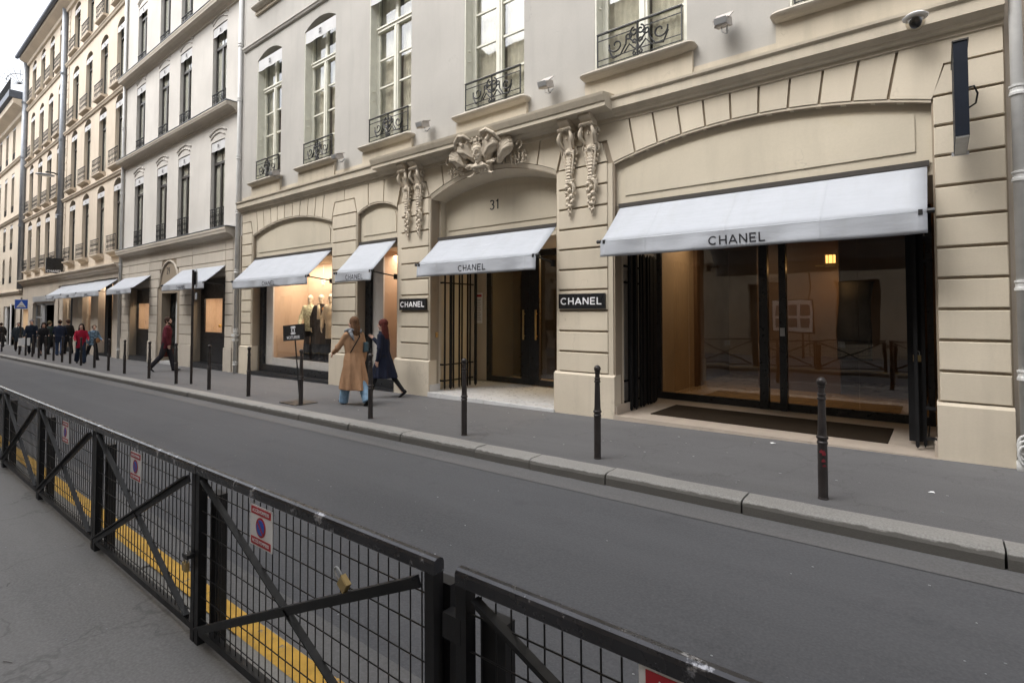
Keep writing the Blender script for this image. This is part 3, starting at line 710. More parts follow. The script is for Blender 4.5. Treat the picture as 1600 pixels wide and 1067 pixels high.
# ---- display window 1: black surround, pale lining, peach wall, warm light
def display(x0, x1, y0, deep, z0, ztop, wall='peach', blk=.2, blk_r=0.05, floor='blackmatt', glassm='glasslit'):
    fr = MB(); fr.box(x0, x0+blk, y0, y0+.10, z0-.28, ztop); fr.box(x1-blk_r, x1, y0, y0+.10, z0-.28, ztop)
    fr.box(x0+blk, x1-blk_r, y0+.002, y0+.098, z0-.28, z0); fr.build('shopfront_frame', 'black', B31)
    MB().box(x0-.02, x1+.0, -.02, y0-.002, gz(x0)-.2, z0-.20).build('shopfront_step', 'black', B31)
    a, b = x0+blk, x1-blk_r
    ln = MB(); ln.box(a, a+.42, y0+.10, y0+.14, z0+.0, ztop); ln.box(a+.42, b, y0+.10, y0+.14, z0, z0+.22); ln.build('display_lining', 'lining', B31)
    MB().box(a, b, y0+.06, y0+.068, z0, ztop).build('shop_window_pane', glassm, B31)
    bx = MB(); A, B_ = a+.42, b+.3
    bx.add([(A,y0+.14,z0+.2),(B_,y0+.14,z0+.2),(B_,y0+deep,z0+.2),(A,y0+deep,z0+.2),(A,y0+.14,ztop+.05),(B_,y0+.14,ztop+.05),(B_,y0+deep,ztop+.05),(A,y0+deep,ztop+.05)], [(7,6,5,4),(1,5,6,2),(3,2,6,7),(0,3,7,4)])
    bx.build('display_wall', wall, B31)
    MB().box(A, B_, y0+.142, y0+deep, z0+.17, z0+.205).build('display_floor', floor, B31)
display(-16.68, -12.42, .25, 1.25, .09, 3.19)
display(-11.24, -9.75, .25, 1.05, .09, 3.21, blk=.17, blk_r=.0)
area_light('display_spotlights', (-14.2, .95, 3.12), (math.radians(12), 0, 0), 3.6, .5, 40, (1, .86, .70))
area_light('display_spotlights', (-10.35, .85, 3.14), (math.radians(10), 0, 0), 1.0, .4, 10, (1, .84, .68))
# pale side wall in window 2
MB().box(-11.07, -10.72, .40, .46, .1, 3.2).build('display_lining', 'lining', B31)

# ---- entrance porch
MB().box(-9.30, -9.25, .27, 2.15, -.3, 3.2).build('porch_wall', 's31', B31)
MB().box(-9.25, -8.60, .27, .33, -.3, 3.2).build('porch_wall', 's31', B31)
MB().box(-5.33, -5.28, .27, 2.15, -.3, 3.2).build('porch_wall', 's31', B31)
MB().box(-9.25, -8.86, 2.12, 2.2, -.1, 3.16).build('porch_wall', 's31', B31)
st = [( -8.60, -7.0), (-6.995, -5.33)]
for a, b in st:
    MB().box(a, b, -.055, .30, gz(a)-.2, -.022, .006).build('marble_slab', 'marble', B31)
for i in range(4):
    a = -9.25+i*.98; b = a+.975 if i < 3 else -5.33
    MB().box(a, b, .305, 2.2, -.3, -.018 + .001*i).build('marble_slab', 'marble', B31)
MB().box(-8.6, -8.58, .0, .3, -.02, .13).build('marble_skirting', 'marble', B31)
def door_leaf(x0, x1, name='glass_door', y=2.15, z0=0.0, z1=3.12, st_l=.1, st_r=.1, glassm='glassdark', handle=None):
    mb = MB(); mb.box(x0, x0+st_l, y, y+.06, z0, z1); mb.box(x1-st_r, x1, y, y+.06, z0, z1)
    mb.box(x0+st_l, x1-st_r, y+.002, y+.058, z0, z0+.13); mb.box(x0+st_l, x1-st_r, y+.002, y+.058, z1-.12, z1)
    d = mb.build(name, 'black', B31, at=(x0, y, z0))
    pn = MB().box(x0+st_l, x1-st_r, y+.025, y+.035, z0+.13, z1-.12).build('pane', glassm, d, at=(x0, y, z0))
    if handle is not None:
        h = MB(); h.box(handle-.02, handle+.02, y-.07, y-.05, 1.05, 1.75); h.box(handle-.012, handle+.012, y-.05, y, 1.12, 1.15); h.box(handle-.012, handle+.012, y-.05, y, 1.64, 1.67)
        h.build('handle', 'brass', d, at=(x0, y, z0))
    return d
door_leaf(-8.86, -7.52, st_l=.15, st_r=.24, glassm='glass', handle=-7.66)
door_leaf(-7.515, -6.0, st_l=.28, st_r=.12, glassm='glasslit', handle=-7.30)
door_leaf(-5.995, -5.34, st_l=.1, st_r=.1, glassm='glasslit')
MB().box(-8.86, -5.33, 2.13, 2.2, 3.12, 3.2).build('door_head', 'black', B31)
room(B31, -9.0, -5.0, 2.25, 6.0, -.02, 3.4, 'gold')
MB().box(-8.95, -5.05, 2.24, 5.9, -.03, .0).build('interior_floor', 'goldfloor', B31)
MB().box(-9.0, -7.40, 3.3, 3.4, 0, 3.35).build('interior_screen', 'darkwood', B31); MB().box(-8.99, -8.94, 2.32, 3.3, 0, 3.3).build('interior_screen', 'darkwood', B31)
MB().box(-7.30, -6.0, 4.2, 4.3, .0, .42).build('display_table', 'marble', B31)
area_light('interior_lamp', (-6.4, 3.6, 3.3), (0, 0, 0), 1.6, 1.2, 42, (1, .80, .48))
MB().box(-7.28, -5.1, 4.6, 4.7, 0, 3.3).build('gilded_panel', 'gold', B31)
nt_ = MB(); nt_.box(-9.16, -8.97, 2.095, 2.11, 1.42, 2.18); nt_.build('notice_board', 'white', B31)
rd = MB(); rd.box(-9.15, -8.98, 2.09, 2.094, 2.08, 2.14); rd.build('notice_heading', 'red', B31)
tx = MB()
for i in range(13): tx.box(-9.13, -9.0-.02*(i % 3), 2.091, 2.094, 1.5+i*.042, 1.515+i*.042)
tx.build('notice_lines', 'signgrey', B31)
kp = MB(); kp.box(-8.60, -8.575, .17, .23, 1.14, 1.25); kp.build('entry_keypad', 'brass', B31)

# ---- large shopfront
MB().box(-4.42, -4.38, .27, 2.15, -.3, 3.4).build('porch_wall', 'lining', B31)
MB().box(-4.38, -4.17, .27, .33, -.3, 3.4).build('porch_wall', 's31', B31)
MB().box(-.04, .02, .27, 2.3, -.3, 3.4).build('porch_wall', 's31', B31)
MB().box(-4.17, -4.13, -.0, .5, -.1, .16).build('stone_skirting', 'stone_floor', B31)
MB().box(-.08, -.04, -.0, .5, -.1, .16).build('stone_skirting', 'stone_floor', B31)
xs = [-4.40, -3.3, -1.9, -.42, -.02]
for i, (a, b) in enumerate(((-4.17, -2.75), (-2.746, -1.35), (-1.346, -.04))):
    MB().box(a, b, -.05, .40, -.3, .012).build('threshold_slab', 'stone_floor', B31)
for i, (a, b) in enumerate(((-4.40, -2.75), (-2.746, -1.35), (-1.346, .0))):
    MB().box(a, b, .404, 2.3, -.3, .014).build('threshold_slab', 'stone_floor', B31)
MB().box(-3.74, -.55, .42, 1.52, .012, .026).build('door_mat', 'mat', B31)
fl = MB(); fl.box(-4.36, -4.28, 2.12, 2.2, .0, 3.28); fl.box(-4.28, -.10, 2.122, 2.198, .0, .14); fl.box(-4.28, -.1, 2.122, 2.198, 3.12, 3.28); fl.box(-.16, -.08, 2.12, 2.2, 0, 3.28)
fl.build('shopfront_frame', 'black', B31)
for (a, b) in ((-2.47, -2.33), (-2.15, -2.04)): MB().box(a, b, 2.08, 2.2, .0, 3.12).build('mullion', 'black', B31)
for (a, b) in ((-4.28, -2.47), (-2.33, -2.15), (-2.04, -1.02), (-1.015, -.16)):
    MB().box(a, b, 2.145, 2.155, .14, 3.12).build('shop_window_pane', 'glassdark', B31)
pl = MB(); pl.box(-2.13, -2.06, 2.05, 2.08, 1.28, 1.42); pl.build('door_plate', 'signgrey', B31)
room(B31, -4.6, .35, 2.25, 7.5, -.0, 3.4, 'brownroom')
MB().box(-4.55, .3, 2.26, 7.4, .0, .02).build('interior_floor', 'goldfloor', B31)
MB().box(-4.55, -4.38, 2.3, 4.6, .02, 3.3).build('interior_panel', 'woodpale', B31)
MB().box(-4.38, -4.30, 4.2, 4.6, .02, 3.3).build('interior_panel', 'wood', B31)
MB().box(-3.2, -1.62, 4.9, 5.0, .02, 3.3).build('interior_panel', 'wood', B31)
dr = MB(); dr.loft([(-1.35, 4.7, .75, .28, .16), (-1.35, 4.7, 1.3, .30, .18), (-1.33, 4.7, 1.9, .26, .16), (-1.3, 4.7, 2.3, .30, .16)][::-1], 18, .2); dr.build('hanging_drape', 'blackmatt', B31, smooth=True)
lt = MB(); lt.box(-1.78, -1.62, 4.42, 4.5, 2.68, 2.84)
for i in range(3): pass
lt.build('wall_lantern', emit('lantern_glow', (1, .55, .16), 1.3), B31)
lb = MB()
for xx in (-1.80, -1.74, -1.66, -1.60): lb.box(xx, xx+.012, 4.405, 4.42, 2.66, 2.86)
lb.box(-1.97, -1.56, 4.44, 4.52, 2.62, 2.65); lb.build('lantern_bracket', 'brass', B31)
area_light('interior_lamp', (-3.5, 3.2, 3.25), (0, 0, 0), 1.8, 1.2, 11, (1, .80, .58))
area_light('lantern_light', (-1.69, 4.3, 2.6), (0, 0, 0), .2, .15, 3, (1, .6, .25))

# ---- carved consoles and mascaron
def rosette(mb, x, y, z, r):
    mb.ball((x, y-r*.5, z), r*.34, 7, 5)
    for k in range(5):
        a = k*2*PI/5+r*90; mb.ball((x+r*.58*math.cos(a), y-r*.15, z+r*.58*math.sin(a)), (r*.42, r*.36, r*.42), 7, 5)
def console(xc, ztop, seed):
    rnd = random.Random(seed); mb = MB()
    B = lambda x, y, z, r, **k: mb.ball((x, y, z), r, 9, 6, **k)
    # plain curved block under the cornice, then a leafy abacus
    mb.profile_x([(.03, -.01), (-.30, -.01), (-.31, -.05), (-.24, -.10), (-.20, -.17), (.03, -.17)], -.105, .105)
    for k in range(-3, 4): mb.tube([(k*.034, -.20, -.13), (k*.040, -.245, -.165), (k*.046, -.225, -.205)], [.016, .021, .010], 6)
    # main S scroll seen from the side: two thick volute rims with a beaded band between
    for s_ in (-1, 1):
        rim = [(s_*(.088+.045*abs(math.sin(t*PI))), -.20+.10*t-.055*math.sin(t*PI), -.20-.27*t) for t in [i/12 for i in range(13)]]
        mb.tube(rim, [.020+.016*math.sin(PI*i/12) for i in range(13)], 8)
        mb.tube([(s_*.125, -.07+.052*math.cos(t), -.27+.060*math.sin(t)) for t in [i*5.6/14 for i in range(15)]], [.030-.0013*i for i in range(15)], 7)
        mb.tube([(s_*.10, -.10, -.44), (s_*.145, -.07, -.50), (s_*.155, -.05, -.57), (s_*.12, -.06, -.60)], [.014, .024, .020, .008], 6)
        mb.tube([(s_*.10-.02*s_*t-.05*s_*t*t, -.085+.02*t, -.50-.48*t) for t in [i/8 for i in range(9)]], [.020-.006*i/8 for i in range(9)], 7)
        for k in range(4): B(s_*(.125-.02*k), -.045, -.66-.075*k, (.016, .02, .026))
    mb.profile_x([(.02, -.17), (-.16, -.17), (-.155, -.30), (-.12, -.42), (-.10, -.50), (.02, -.5)], -.085, .085)
    for k in range(7): B(0, -.165+.010*k*(k > 3), -.215-.034*k, .0155)
    for k in range(8): B(.034*(1 if k % 2 else -1), -.15+.006*k, -.22-.03*k, .011)
    # shield with a ring of beads
    B(0, -.10, -.545, (.060, .045, .062)); B(0, -.135, -.545, (.030, .022, .034))
    for k in range(12): a = k*PI/6; B(.072*math.cos(a), -.098, -.545+.075*math.sin(a), .014)
    # tapering fluted sheath with overlapping leaves
    mb.tube([(0, -.035, -.48), (0, -.045, -.75), (0, -.035, -1.02)], [.082, .066, .046], 10)
    for k in range(7):
        z = -.64-.056*k; w_ = .050-.0035*k
        for s_ in (-1, 0, 1): mb.tube([(s_*w_*.6, -.085, z+.02), (s_*w_, -.107, z-.012), (s_*w_*.9, -.088, z-.036)], [.010, .014, .005], 5)
    # ribbon knot, then the hanging cluster of flowers and fruit
    mb.tube([(-.085, -.04, -1.01), (-.03, -.085, -1.035), (.03, -.085, -1.035), (.085, -.04, -1.01)], [.016, .024, .024, .016], 7)
    for k in range(5): B(-.05+.025*k, -.085, -1.065, .018)
    mb.tube([(.02, -.08, -1.07), (.085, -.10, -1.09), (.105, -.085, -1.16), (.085, -.075, -1.24), (.05, -.07, -1.30)], [.018, .030, .032, .024, .008], 7)
    mb.tube([(-.03, -.07, -1.07), (-.08, -.075, -1.12), (-.085, -.06, -1.2)], [.014, .020, .008], 6)
    for (x, z, r) in ((-.045, -1.13, .040), (.01, -1.19, .042), (-.05, -1.24, .038), (.035, -1.30, .044), (-.03, -1.345, .042), (.045, -1.40, .034), (-.045, -1.44, .034), (.01, -1.47, .036), (-.015, -1.545, .026)):
        rosette(mb, x, -.055-.5*r, z, r)
    for k in range(60):
        t = rnd.random(); wv = .105*(1-t)**.7+.012; xx = rnd.uniform(-wv, wv); r = rnd.uniform(.009, .018); B(xx, -.035-rnd.uniform(0, .03), -1.08-.56*t, (r, r, r*1.2))
    for k in range(12): a = rnd.uniform(0, 6.28); z = -1.12-.035*k; s_ = 1 if k % 2 else -1; w_ = .10*(1-k/13)+.02; mb.tube([(s_*w_*.5, -.04, z), (s_*w_, -.055, z-.02), (s_*w_*1.1, -.035, z-.05)], [.008, .015, .004], 5)
    for k in range(4): B((-1)**k*.007, -.03, -1.60-.026*k, (.011, .013, .017))
    o = remesh(mb, 'carved_console', 's31carve', B31, .0072, 1, .35); o.location = Vector((xc, .0, ztop))-W[B31.name]; return o
for i, (xc, zt) in enumerate(((-9.30, 4.99), (-8.91, 4.99), (-4.99, 4.99), (-4.56, 4.99))): console(xc, zt, i)
def mascaron():
    mb = MB(); rnd = random.Random(8); B = lambda x, y, z, r, **k: mb.ball((x, y, z), r, 10, 8, **k)
    R_ = Matrix.Rotation(math.radians(14), 3, 'X')       # the head leans out and looks down
    def T(x, y, z): q = R_ @ Vector((x, y, z)); return (q.x, q.y-.26, q.z)
    def E(x, y, z, r): mb.ball(T(x, y, z), r, 12, 10, rot=R_)
    def tb(pts, r, n=7): mb.tube([T(*p) for p in pts], r, n)
    E(0, 0, .02, (.112, .11, .135)); E(0, -.025, -.09, (.082, .085, .085)); E(0, -.075, -.155, (.040, .035, .034)); E(0, -.04, .09, (.10, .075, .06))
    tb([(0, -.112, .045), (0, -.140, -.015), (0, -.148, -.040)], [.012, .018, .023]); E(-.02, -.122, -.048, (.014, .016, .012)); E(.02, -.122, -.048, (.014, .016, .012))
    tb([(-.024, -.108, -.090), (0, -.120, -.086), (.024, -.108, -.090)], [.006, .010, .006]); tb([(-.028, -.108, -.110), (0, -.120, -.113), (.028, -.108, -.110)], [.006, .013, .006])
    for s_ in (-1, 1):
        tb([(s_*.018, -.113, .052), (s_*.05, -.110, .066), (s_*.09, -.080, .050)], [.010, .012, .008]); E(s_*.046, -.100, .022, (.022, .014, .012))
        E(s_*.055, -.070, -.045, (.036, .030, .040))
        # curls of hair framing the face
        for k in range(9):
            a = math.radians(-35+k*17); x, z = s_*(.118*math.cos(a)+.012), .035+.135*math.sin(a)
            tb([(x+.020*math.cos(t)*s_, -.035+.01*math.sin(t*.5), z+.020*math.sin(t)) for t in [j*.9 for j in range(7)]], [.013, .014, .014, .013, .012, .010, .007], 6)
        tb([(s_*.125, -.02, -.03), (s_*.16, .0, -.09), (s_*.135, .02, -.16), (s_*.17, .04, -.22)], [.028, .030, .022, .010])
        # great shells: broad smooth lobes with a rolled rim, standing out over the cornice
        for (cx, cz, rx, rz, y_, n_) in ((.30, .13, .21, .20, -.28, 6), (.60, .04, .22, .20, -.20, 6)):
            mb.ball((s_*cx, y_+.03, cz), (rx*.92, .075, rz*.92), 20, 14); mb.limb((s_*(cx-.03), y_+.05, cz-.04), (s_*(cx-.20), -.10, -.18), rx*.55, .05)
            for k in range(n_):
                a = math.radians(-8+k*128/(n_-1)); mb.tube([(s_*(cx-.15), y_+.01, cz-.19), (s_*(cx-.05)+s_*rx*.35*math.cos(a), y_-.040, cz-.05+rz*.35*math.sin(a)), (s_*cx+s_*rx*.80*math.cos(a), y_-.035, cz+rz*.80*math.sin(a)), (s_*cx+s_*rx*1.0*math.cos(a), y_-.0, cz+rz*1.0*math.sin(a))], [.014, .040, .058, .040], 8)
        mb.tube([(s_*(.28-.085*math.cos(t)), -.38, .25+.075*math.sin(t)) for t in [-.6+j*.42 for j in range(13)]], [.014+.0022*j for j in range(13)], 8)
        mb.tube([(s_*.13, -.36, .26), (s_*.22, -.44, .335), (s_*.36, -.45, .35), (s_*.50, -.40, .26), (s_*.56, -.30, .16), (s_*.55, -.20, .10)], [.020, .032, .034, .034, .03, .03], 8)
        mb.tube([(s_*(.93-.06*math.cos(t)), -.16, .02+.075*math.sin(t)) for t in [j*.5 for j in range(11)]], [.026-.0015*j for j in range(11)], 7)
        # crossed diaper of small flowers at the ends
        for k in range(48): x, z = s_*rnd.uniform(.60, 1.02), rnd.uniform(-.31, -.06); B(x, -.035-rnd.uniform(0, .03), z, rnd.uniform(.010, .021))
        for k in range(6): rosette(mb, s_*(.64+.075*k), -.055, -.13-.03*(k % 3), .030)
        for k in range(4): mb.tube([(s_*(.64+.09*k), -.05, -.06), (s_*(.67+.09*k), -.07, -.17), (s_*(.66+.09*k), -.04, -.31)], [.010, .018, .006], 6)
        # lower C scroll opening outwards
        mb.tube([(s_*(.30-.13*math.cos(t)), -.20+.04*math.cos(t), -.30+.105*math.sin(t)) for t in [-1.9+j*.38 for j in range(12)]], [.014+.004*min(j, 11-j) for j in range(12)], 8)
        mb.tube([(s_*.12, -.16, -.20), (s_*.20, -.22, -.20), (s_*.30, -.18, -.17), (s_*.42, -.12, -.12)], [.02, .03, .03, .02], 7)
        # leafy crest
        mb.tube([(s_*.03, -.33, .19), (s_*.07, -.37, .27), (s_*.03, -.36, .32)], [.018, .026, .012], 6)
    for k in range(26): B(rnd.uniform(-.13, .13), -.30-rnd.uniform(0, .04), rnd.uniform(.15, .26), rnd.uniform(.012, .022))
    for k in range(-4, 5): mb.tube([(k*.016, -.24, -.17), (k*.040, -.27, -.25), (k*.062, -.20, -.37+abs(k)*.02)], [.016, .024, .006], 6)
    for k in range(30): B(rnd.uniform(-.19, .19), -.19-rnd.uniform(0, .03), rnd.uniform(-.37, -.2), rnd.uniform(.010, .018))
    mb.profile_x([(.03, .15), (-.20, .22), (-.24, .10), (-.12, -.12), (-.06, -.36), (.03, -.38)], -.14, .14)
    o = remesh(mb, 'carved_mascaron', 's31carve', B31, .0078, 1, .35); o.location = Vector((-6.95, -.01, 4.77))-W[B31.name]; return o
mascaron()
# ================================================================== building 29
B29 = thing('shop_building', (-23.5, 0, -.33), 'cream stucco shop building numbered 29 with dark windows and three deep cornices', 'building')
X9L, X9R = -29.42, -17.52
O_SR, O_DR, O_SL = (-21.30, -18.66, 2.90, 3.0), (-24.80, -22.52, 2.46, 3.62), (-28.25, -25.80, 2.75, 2.85)
def op9(o): return [(o[0], -.9), (o[1], -.9), (o[1], o[2]), (o[0], o[2])]
MB().sheet(rect(X9L, X9R, -1.0, 4.22), [op9(O_SR), op9((-24.42, -22.82, 2.46, 0)), op9(O_SL)], .035, .34).build('ground_floor_wall', 'groove', B29)
C9 = [.52+.362*k for k in range(11)]      # .52 ... 4.14
def block9(a, b, k, top=None):
    MB().box(a, b, .0, .09, C9[k]+.012, C9[k+1]-.012, .008).build('stone_block', 's29g', B29)
for (a, b) in ((-18.60, -18.06), (-22.50, -21.36), (-25.76, -24.84), (-29.38, -28.32)):
    for k in range(10):
        if (a, b) == (-22.50, -21.36) or (a, b) == (-25.76, -24.84):
            if k >= 6: continue
        block9(a, b, k)
    MB().box(a-.03, b+.03, -.03, .2, gz(a)-.15, C9[0]-.0, .01).build('plinth', 's29g', B29)
for k in range(6, 10):
    z = C9[k]
    # long courses running over the openings, broken round the arched doorhead
    hw = math.sqrt(max(0, 1-((z+.18-2.62)/1.28)**2))*1.06 if z+.18 < 3.85 else 0
    segs = [(-21.36, -18.63), (-28.29, -25.79)] if z > 2.95 else []
    if hw > .05: segs += [(-23.62+hw+.06, -21.39), (-25.76, -23.62-hw-.06)]
    else: segs += [(-25.76, -21.39)]
    for a, b in segs:
        if b-a > .1: MB().box(a, b, .002, .09, C9[k]+.012, C9[k+1]-.012, .008).build('stone_block', 's29g', B29)
MB().box(-21.36, -18.63, .002, .09, 2.91, C9[7]-.012).build('stone_block', 's29g', B29)
MB().box(-28.29, -25.79, .002, .09, 2.76, C9[7]-.012).build('stone_block', 's29g', B29)
MB().box(-18.05, X9R-.01, .01, .3, -.4, 4.15).build('stone_block', 's29g', B29)
# arched doorhead with 29
ap = [(-24.62, 2.50), (-22.62, 2.50)]+[(-23.62+1.0*math.cos(math.radians(a)), 2.66+1.06*math.sin(math.radians(a))) for a in range(0, 181, 10)]
MB().prism(ap, .05, .12).build('doorhead_panel', 's29g', B29)
ring = [(-23.62+1.0*math.cos(math.radians(a)), .02, 2.66+1.06*math.sin(math.radians(a))) for a in range(-5, 186, 8)]
MB().tube(ring, .045, 8).build('doorhead_moulding', 's29g', B29, smooth=True)
nb = MB(); word(nb, '29', -23.95, -23.62, 3.22, .26, lambda x, z, s_: (x, .03+.03*s_, z), .14); nb.build('house_number', 'letter_black', B29)
# cornices
def corn9(zt, pr, z0):
    d = zt-z0; return [(.05, z0-.05), (-.025, z0-.03), (-.025, z0+.02), (-.07, z0+.04), (-.085, z0+.07), (-.10, z0+.075), (-.17, z0+.12), (-.18, z0+.125), (-pr+.03, z0+.14), (-pr+.03, z0+.15), (-pr+.02, z0+d*.62), (-pr, z0+d*.75), (-pr, zt-.035), (-pr*.97, zt-.02), (.05, zt)]
MB().profile_x(corn9(4.50, .28, 4.17), X9L+.02, -18.04).build('cornice', 's29g', B29)
MB().profile_x(corn9(8.62, .34, 8.34), X9L+.02, -17.98).build('cornice', 's29g', B29)
MB().profile_x(corn9(12.42, .34, 12.10), X9L+.02, -17.96).build('cornice', 's29g', B29)
for zt_, pr_ in ((4.50, .28), (8.62, .34), (12.42, .34)): MB().box(X9L+.01, -17.95, -pr_-.012, .04, zt_+.001, zt_+.016).build('zinc_flashing', 'zinc', B29)
WX9 = [-27.42, -24.67, -22.41, -19.43]
FL9 = [(4.58, 3.12), (8.68, 3.12), (12.52, 2.9)]
hs = []
for (z0, h) in FL9:
    for xc in WX9: hs.append([(xc-.56, z0), (xc+.56, z0)]+arch(xc-.56, xc+.56, z0+h-.06, z0+h-.04, 3)[::-1])
MB().sheet(rect(X9L, X9R, 4.16, 17.0), hs, .03, .36).build('upper_wall', 's29', B29)
for fi, (z0, h) in enumerate(FL9):
    for xc in WX9:
        make_window(B29, xc, z0, 1.12, h, 2.28, .15, 'dark', rail=(1.08, .66 if fi == 0 else .62, 'bars'), rail_z=.05, lamb=(1.16, .30, h-.08), curtain='curtain_grey', rail_y=.03, cdepth=.065)
        # hood mould: two concentric drip mouldings
        for (w_, dz, r) in ((.66, .22, .030), (.56, .08, .022)):
            MB().tube([(x, .015, z) for x, z in arch(xc-w_, xc+w_, z0+h+dz-.02, z0+h+dz+.14, 12)], r, 6).build('hood_moulding', 's29', B29, smooth=True)
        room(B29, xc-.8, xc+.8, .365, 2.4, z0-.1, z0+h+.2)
MB().box(X9L, X9R, .02, .03, 4.46, 4.60).build('floor_band', 's29', B29)
sh = MB(); sh.box(X9L, X9R, 8, 8.2, -1, 17); sh.box(X9L, X9L+.2, .36, 8, -1, 16.99); sh.box(X9R-.2, X9R, .36, 8, -1, 16.99); sh.box(X9L, X9R, -.02, 8.2, 17, 17.2); sh.build('outer_shell', 's29', B29)
# shopfront panels: black with a small lit showcase
def showcase(x0, x1, zt, lit, power):
    a, b, c, d = lit; y = .30
    MB().sheet(rect(x0, x1, -.6, zt), [rect(a, b, c, d)], y, y+.06).build('showcase_panel', 'black', B29)
    MB().box(x0, x1, .02, .30, gz(x0)-.2, gz(x0)+.20).build('shopfront_step', 'black', B29)
    room(B29, a-.25, b+.25, y+.062, y+.85, c-.12, d+.2, 'peach', 'showcase_wall')
    MB().box(a-.24, b+.24, y+.07, y+.8, c-.10, c-.04).build('showcase_floor', 'lining', B29)
    MB().box(a, b, y+.02, y+.028, c, d).build('pane', 'glasslit', B29)
    br = MB(); rnd = random.Random(int(-x0))
    for i in range(9): br.ball((a+(b-a)*rnd.uniform(.35, .9), y+.35+rnd.uniform(-.1, .1), c+rnd.uniform(.0, .22)), rnd.uniform(.03, .07), 8, 6)
    br.build('showcase_goods', 'gold', B29, smooth=True)
    area_light('showcase_light', ((a+b)/2, y+.35, d+.15), (0, 0, 0), .8, .25, power, (1, .82, .62))
showcase(-21.30, -18.66, 2.90, (-21.0, -19.50, .99, 2.19), 10)
showcase(-28.25, -25.80, 2.75, (-28.18, -26.66, .98, 2.10), 8)
# entrance of 29: dark iron-and-glass door beside a pale post
MB().box(-24.42, -22.82, .40, .46, -.5, 2.46).build('door_leaf', 'blackmatt', B29)
dl = MB(); dl.box(-24.40, -23.86, .36, .40, -.3, 2.44)
for k in range(7): dl.tube(spiral(-24.13, .1+.34*k, .03, .16, 90*k, 1.1, 12, y=.35), .014, 6)
dl.build('door_grille', 'iron', B29)
MB().box(-23.70, -23.42, .30, .42, -.3, 2.46).build('door_post', 'pvc', B29)
MB().box(-23.36, -22.9, .34, .38, -.28, 2.4).build('door_glazing', 'glassdark', B29)
MB().box(-24.42, -22.82, .0, .40, -.5, gz(-23.6)+.10).build('doorstep', 'marble', B29)

# ================================================================== building 27
B27 = thing('apartment_building', (-40.5, 0, -.56), 'long tan stone apartment building with rows of small iron balconies and grey pipes', 'building')
X7L, X7R = -51.9, -29.45
WX7 = [-30.42, -33.12, -35.86, -38.58, -42.05, -44.65, -47.25, -49.95]
FL7 = [(4.62, 3.28), (8.72, 3.22), (12.62, 3.05), (16.72, 2.7)]
hs = []
for (z0, h) in FL7:
    for xc in WX7: hs.append([(xc-.62, z0), (xc+.62, z0)]+arch(xc-.62, xc+.62, z0+h-.04, z0+h+.22, 6)[::-1])
MB().sheet(rect(X7L, X7R, 3.95, 20.3), hs, .03, .36).build('upper_wall', 's27', B27)
for fi, (z0, h) in enumerate(FL7):
    for xc in WX7:
        make_window(B27, xc, z0, 1.24, h, 2.35 if h > 3 else 2.1, .19, 'dark', rail=(1.40, .72, 'bars'), rail_z=.02, lamb=(1.22, .26, h-.10), curtain='curtain_grey', rail_y=-.20, cdepth=.065)
        # little balcony slab on a corbelled underside
        b = MB(); b.profile_x([(.04, z0-.24), (-.05, z0-.20), (-.08, z0-.14), (-.18, z0-.11), (-.24, z0-.08), (-.25, z0-.01), (.04, z0+.01)], xc-.74, xc+.74); b.build('balcony_slab', 's27', B27)
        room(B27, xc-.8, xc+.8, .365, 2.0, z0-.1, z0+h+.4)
for z in (8.22, 12.20, 16.35): MB().profile_x([(.05, z), (-.04, z+.02), (-.07, z+.10), (-.10, z+.12), (-.10, z+.18), (.05, z+.22)], X7L, X7R).build('string_course', 's27', B27)
# quoin blocks at the right end and beside the middle pipe
for xq in (-29.62, -40.25):
    for k in range(36): MB().box(xq-.20+(.06 if k % 2 else 0), xq+.17, .0, .05, 4.4+.44*k, 4.4+.44*k+.405, .006).build('quoin', 's27', B27)
MB().profile_x([(.05, 3.62), (-.05, 3.66), (-.08, 3.74), (-.20, 3.80), (-.22, 3.90), (-.30, 3.93), (-.30, 4.0), (.05, 4.06)], X7L, X7R+.02).build('cornice', 's27', B27)
MB().profile_x([(.05, 19.7), (-.08, 19.75), (-.12, 19.9), (-.45, 20.1), (-.50, 20.15), (-.50, 20.3), (.05, 20.3)], X7L-.1, X7R).build('eaves_cornice', 's27', B27)
MB().tube([(X7L-.35, -.60, 20.34), (X7R, -.60, 20.34)], .13, 10).build('gutter', 'slate', B27, smooth=True)
rf = MB(); rf.add([(X7L-.1, -.5, 20.36), (X7R, -.5, 20.36), (X7R, 4, 23.2), (X7L-.1, 4, 23.2), (X7L-.1, 8.5, 20.3), (X7R, 8.5, 20.3)], [(0, 1, 2, 3), (3, 2, 5, 4), (0, 3, 4), (1, 5, 2)]); rf.build('roof', 'slate', B27)
sh = MB(); sh.box(X7L, X7R, 8, 8.2, -1.5, 20.3); sh.box(X7L, X7L+.2, .36, 8, -1.5, 20.29); sh.box(X7R-.2, X7R, .36, 8, -1.5, 20.29); sh.box(X7L, X7R, .0, 8.2, 20.3, 20.35); sh.build('outer_shell', 's27', B27)
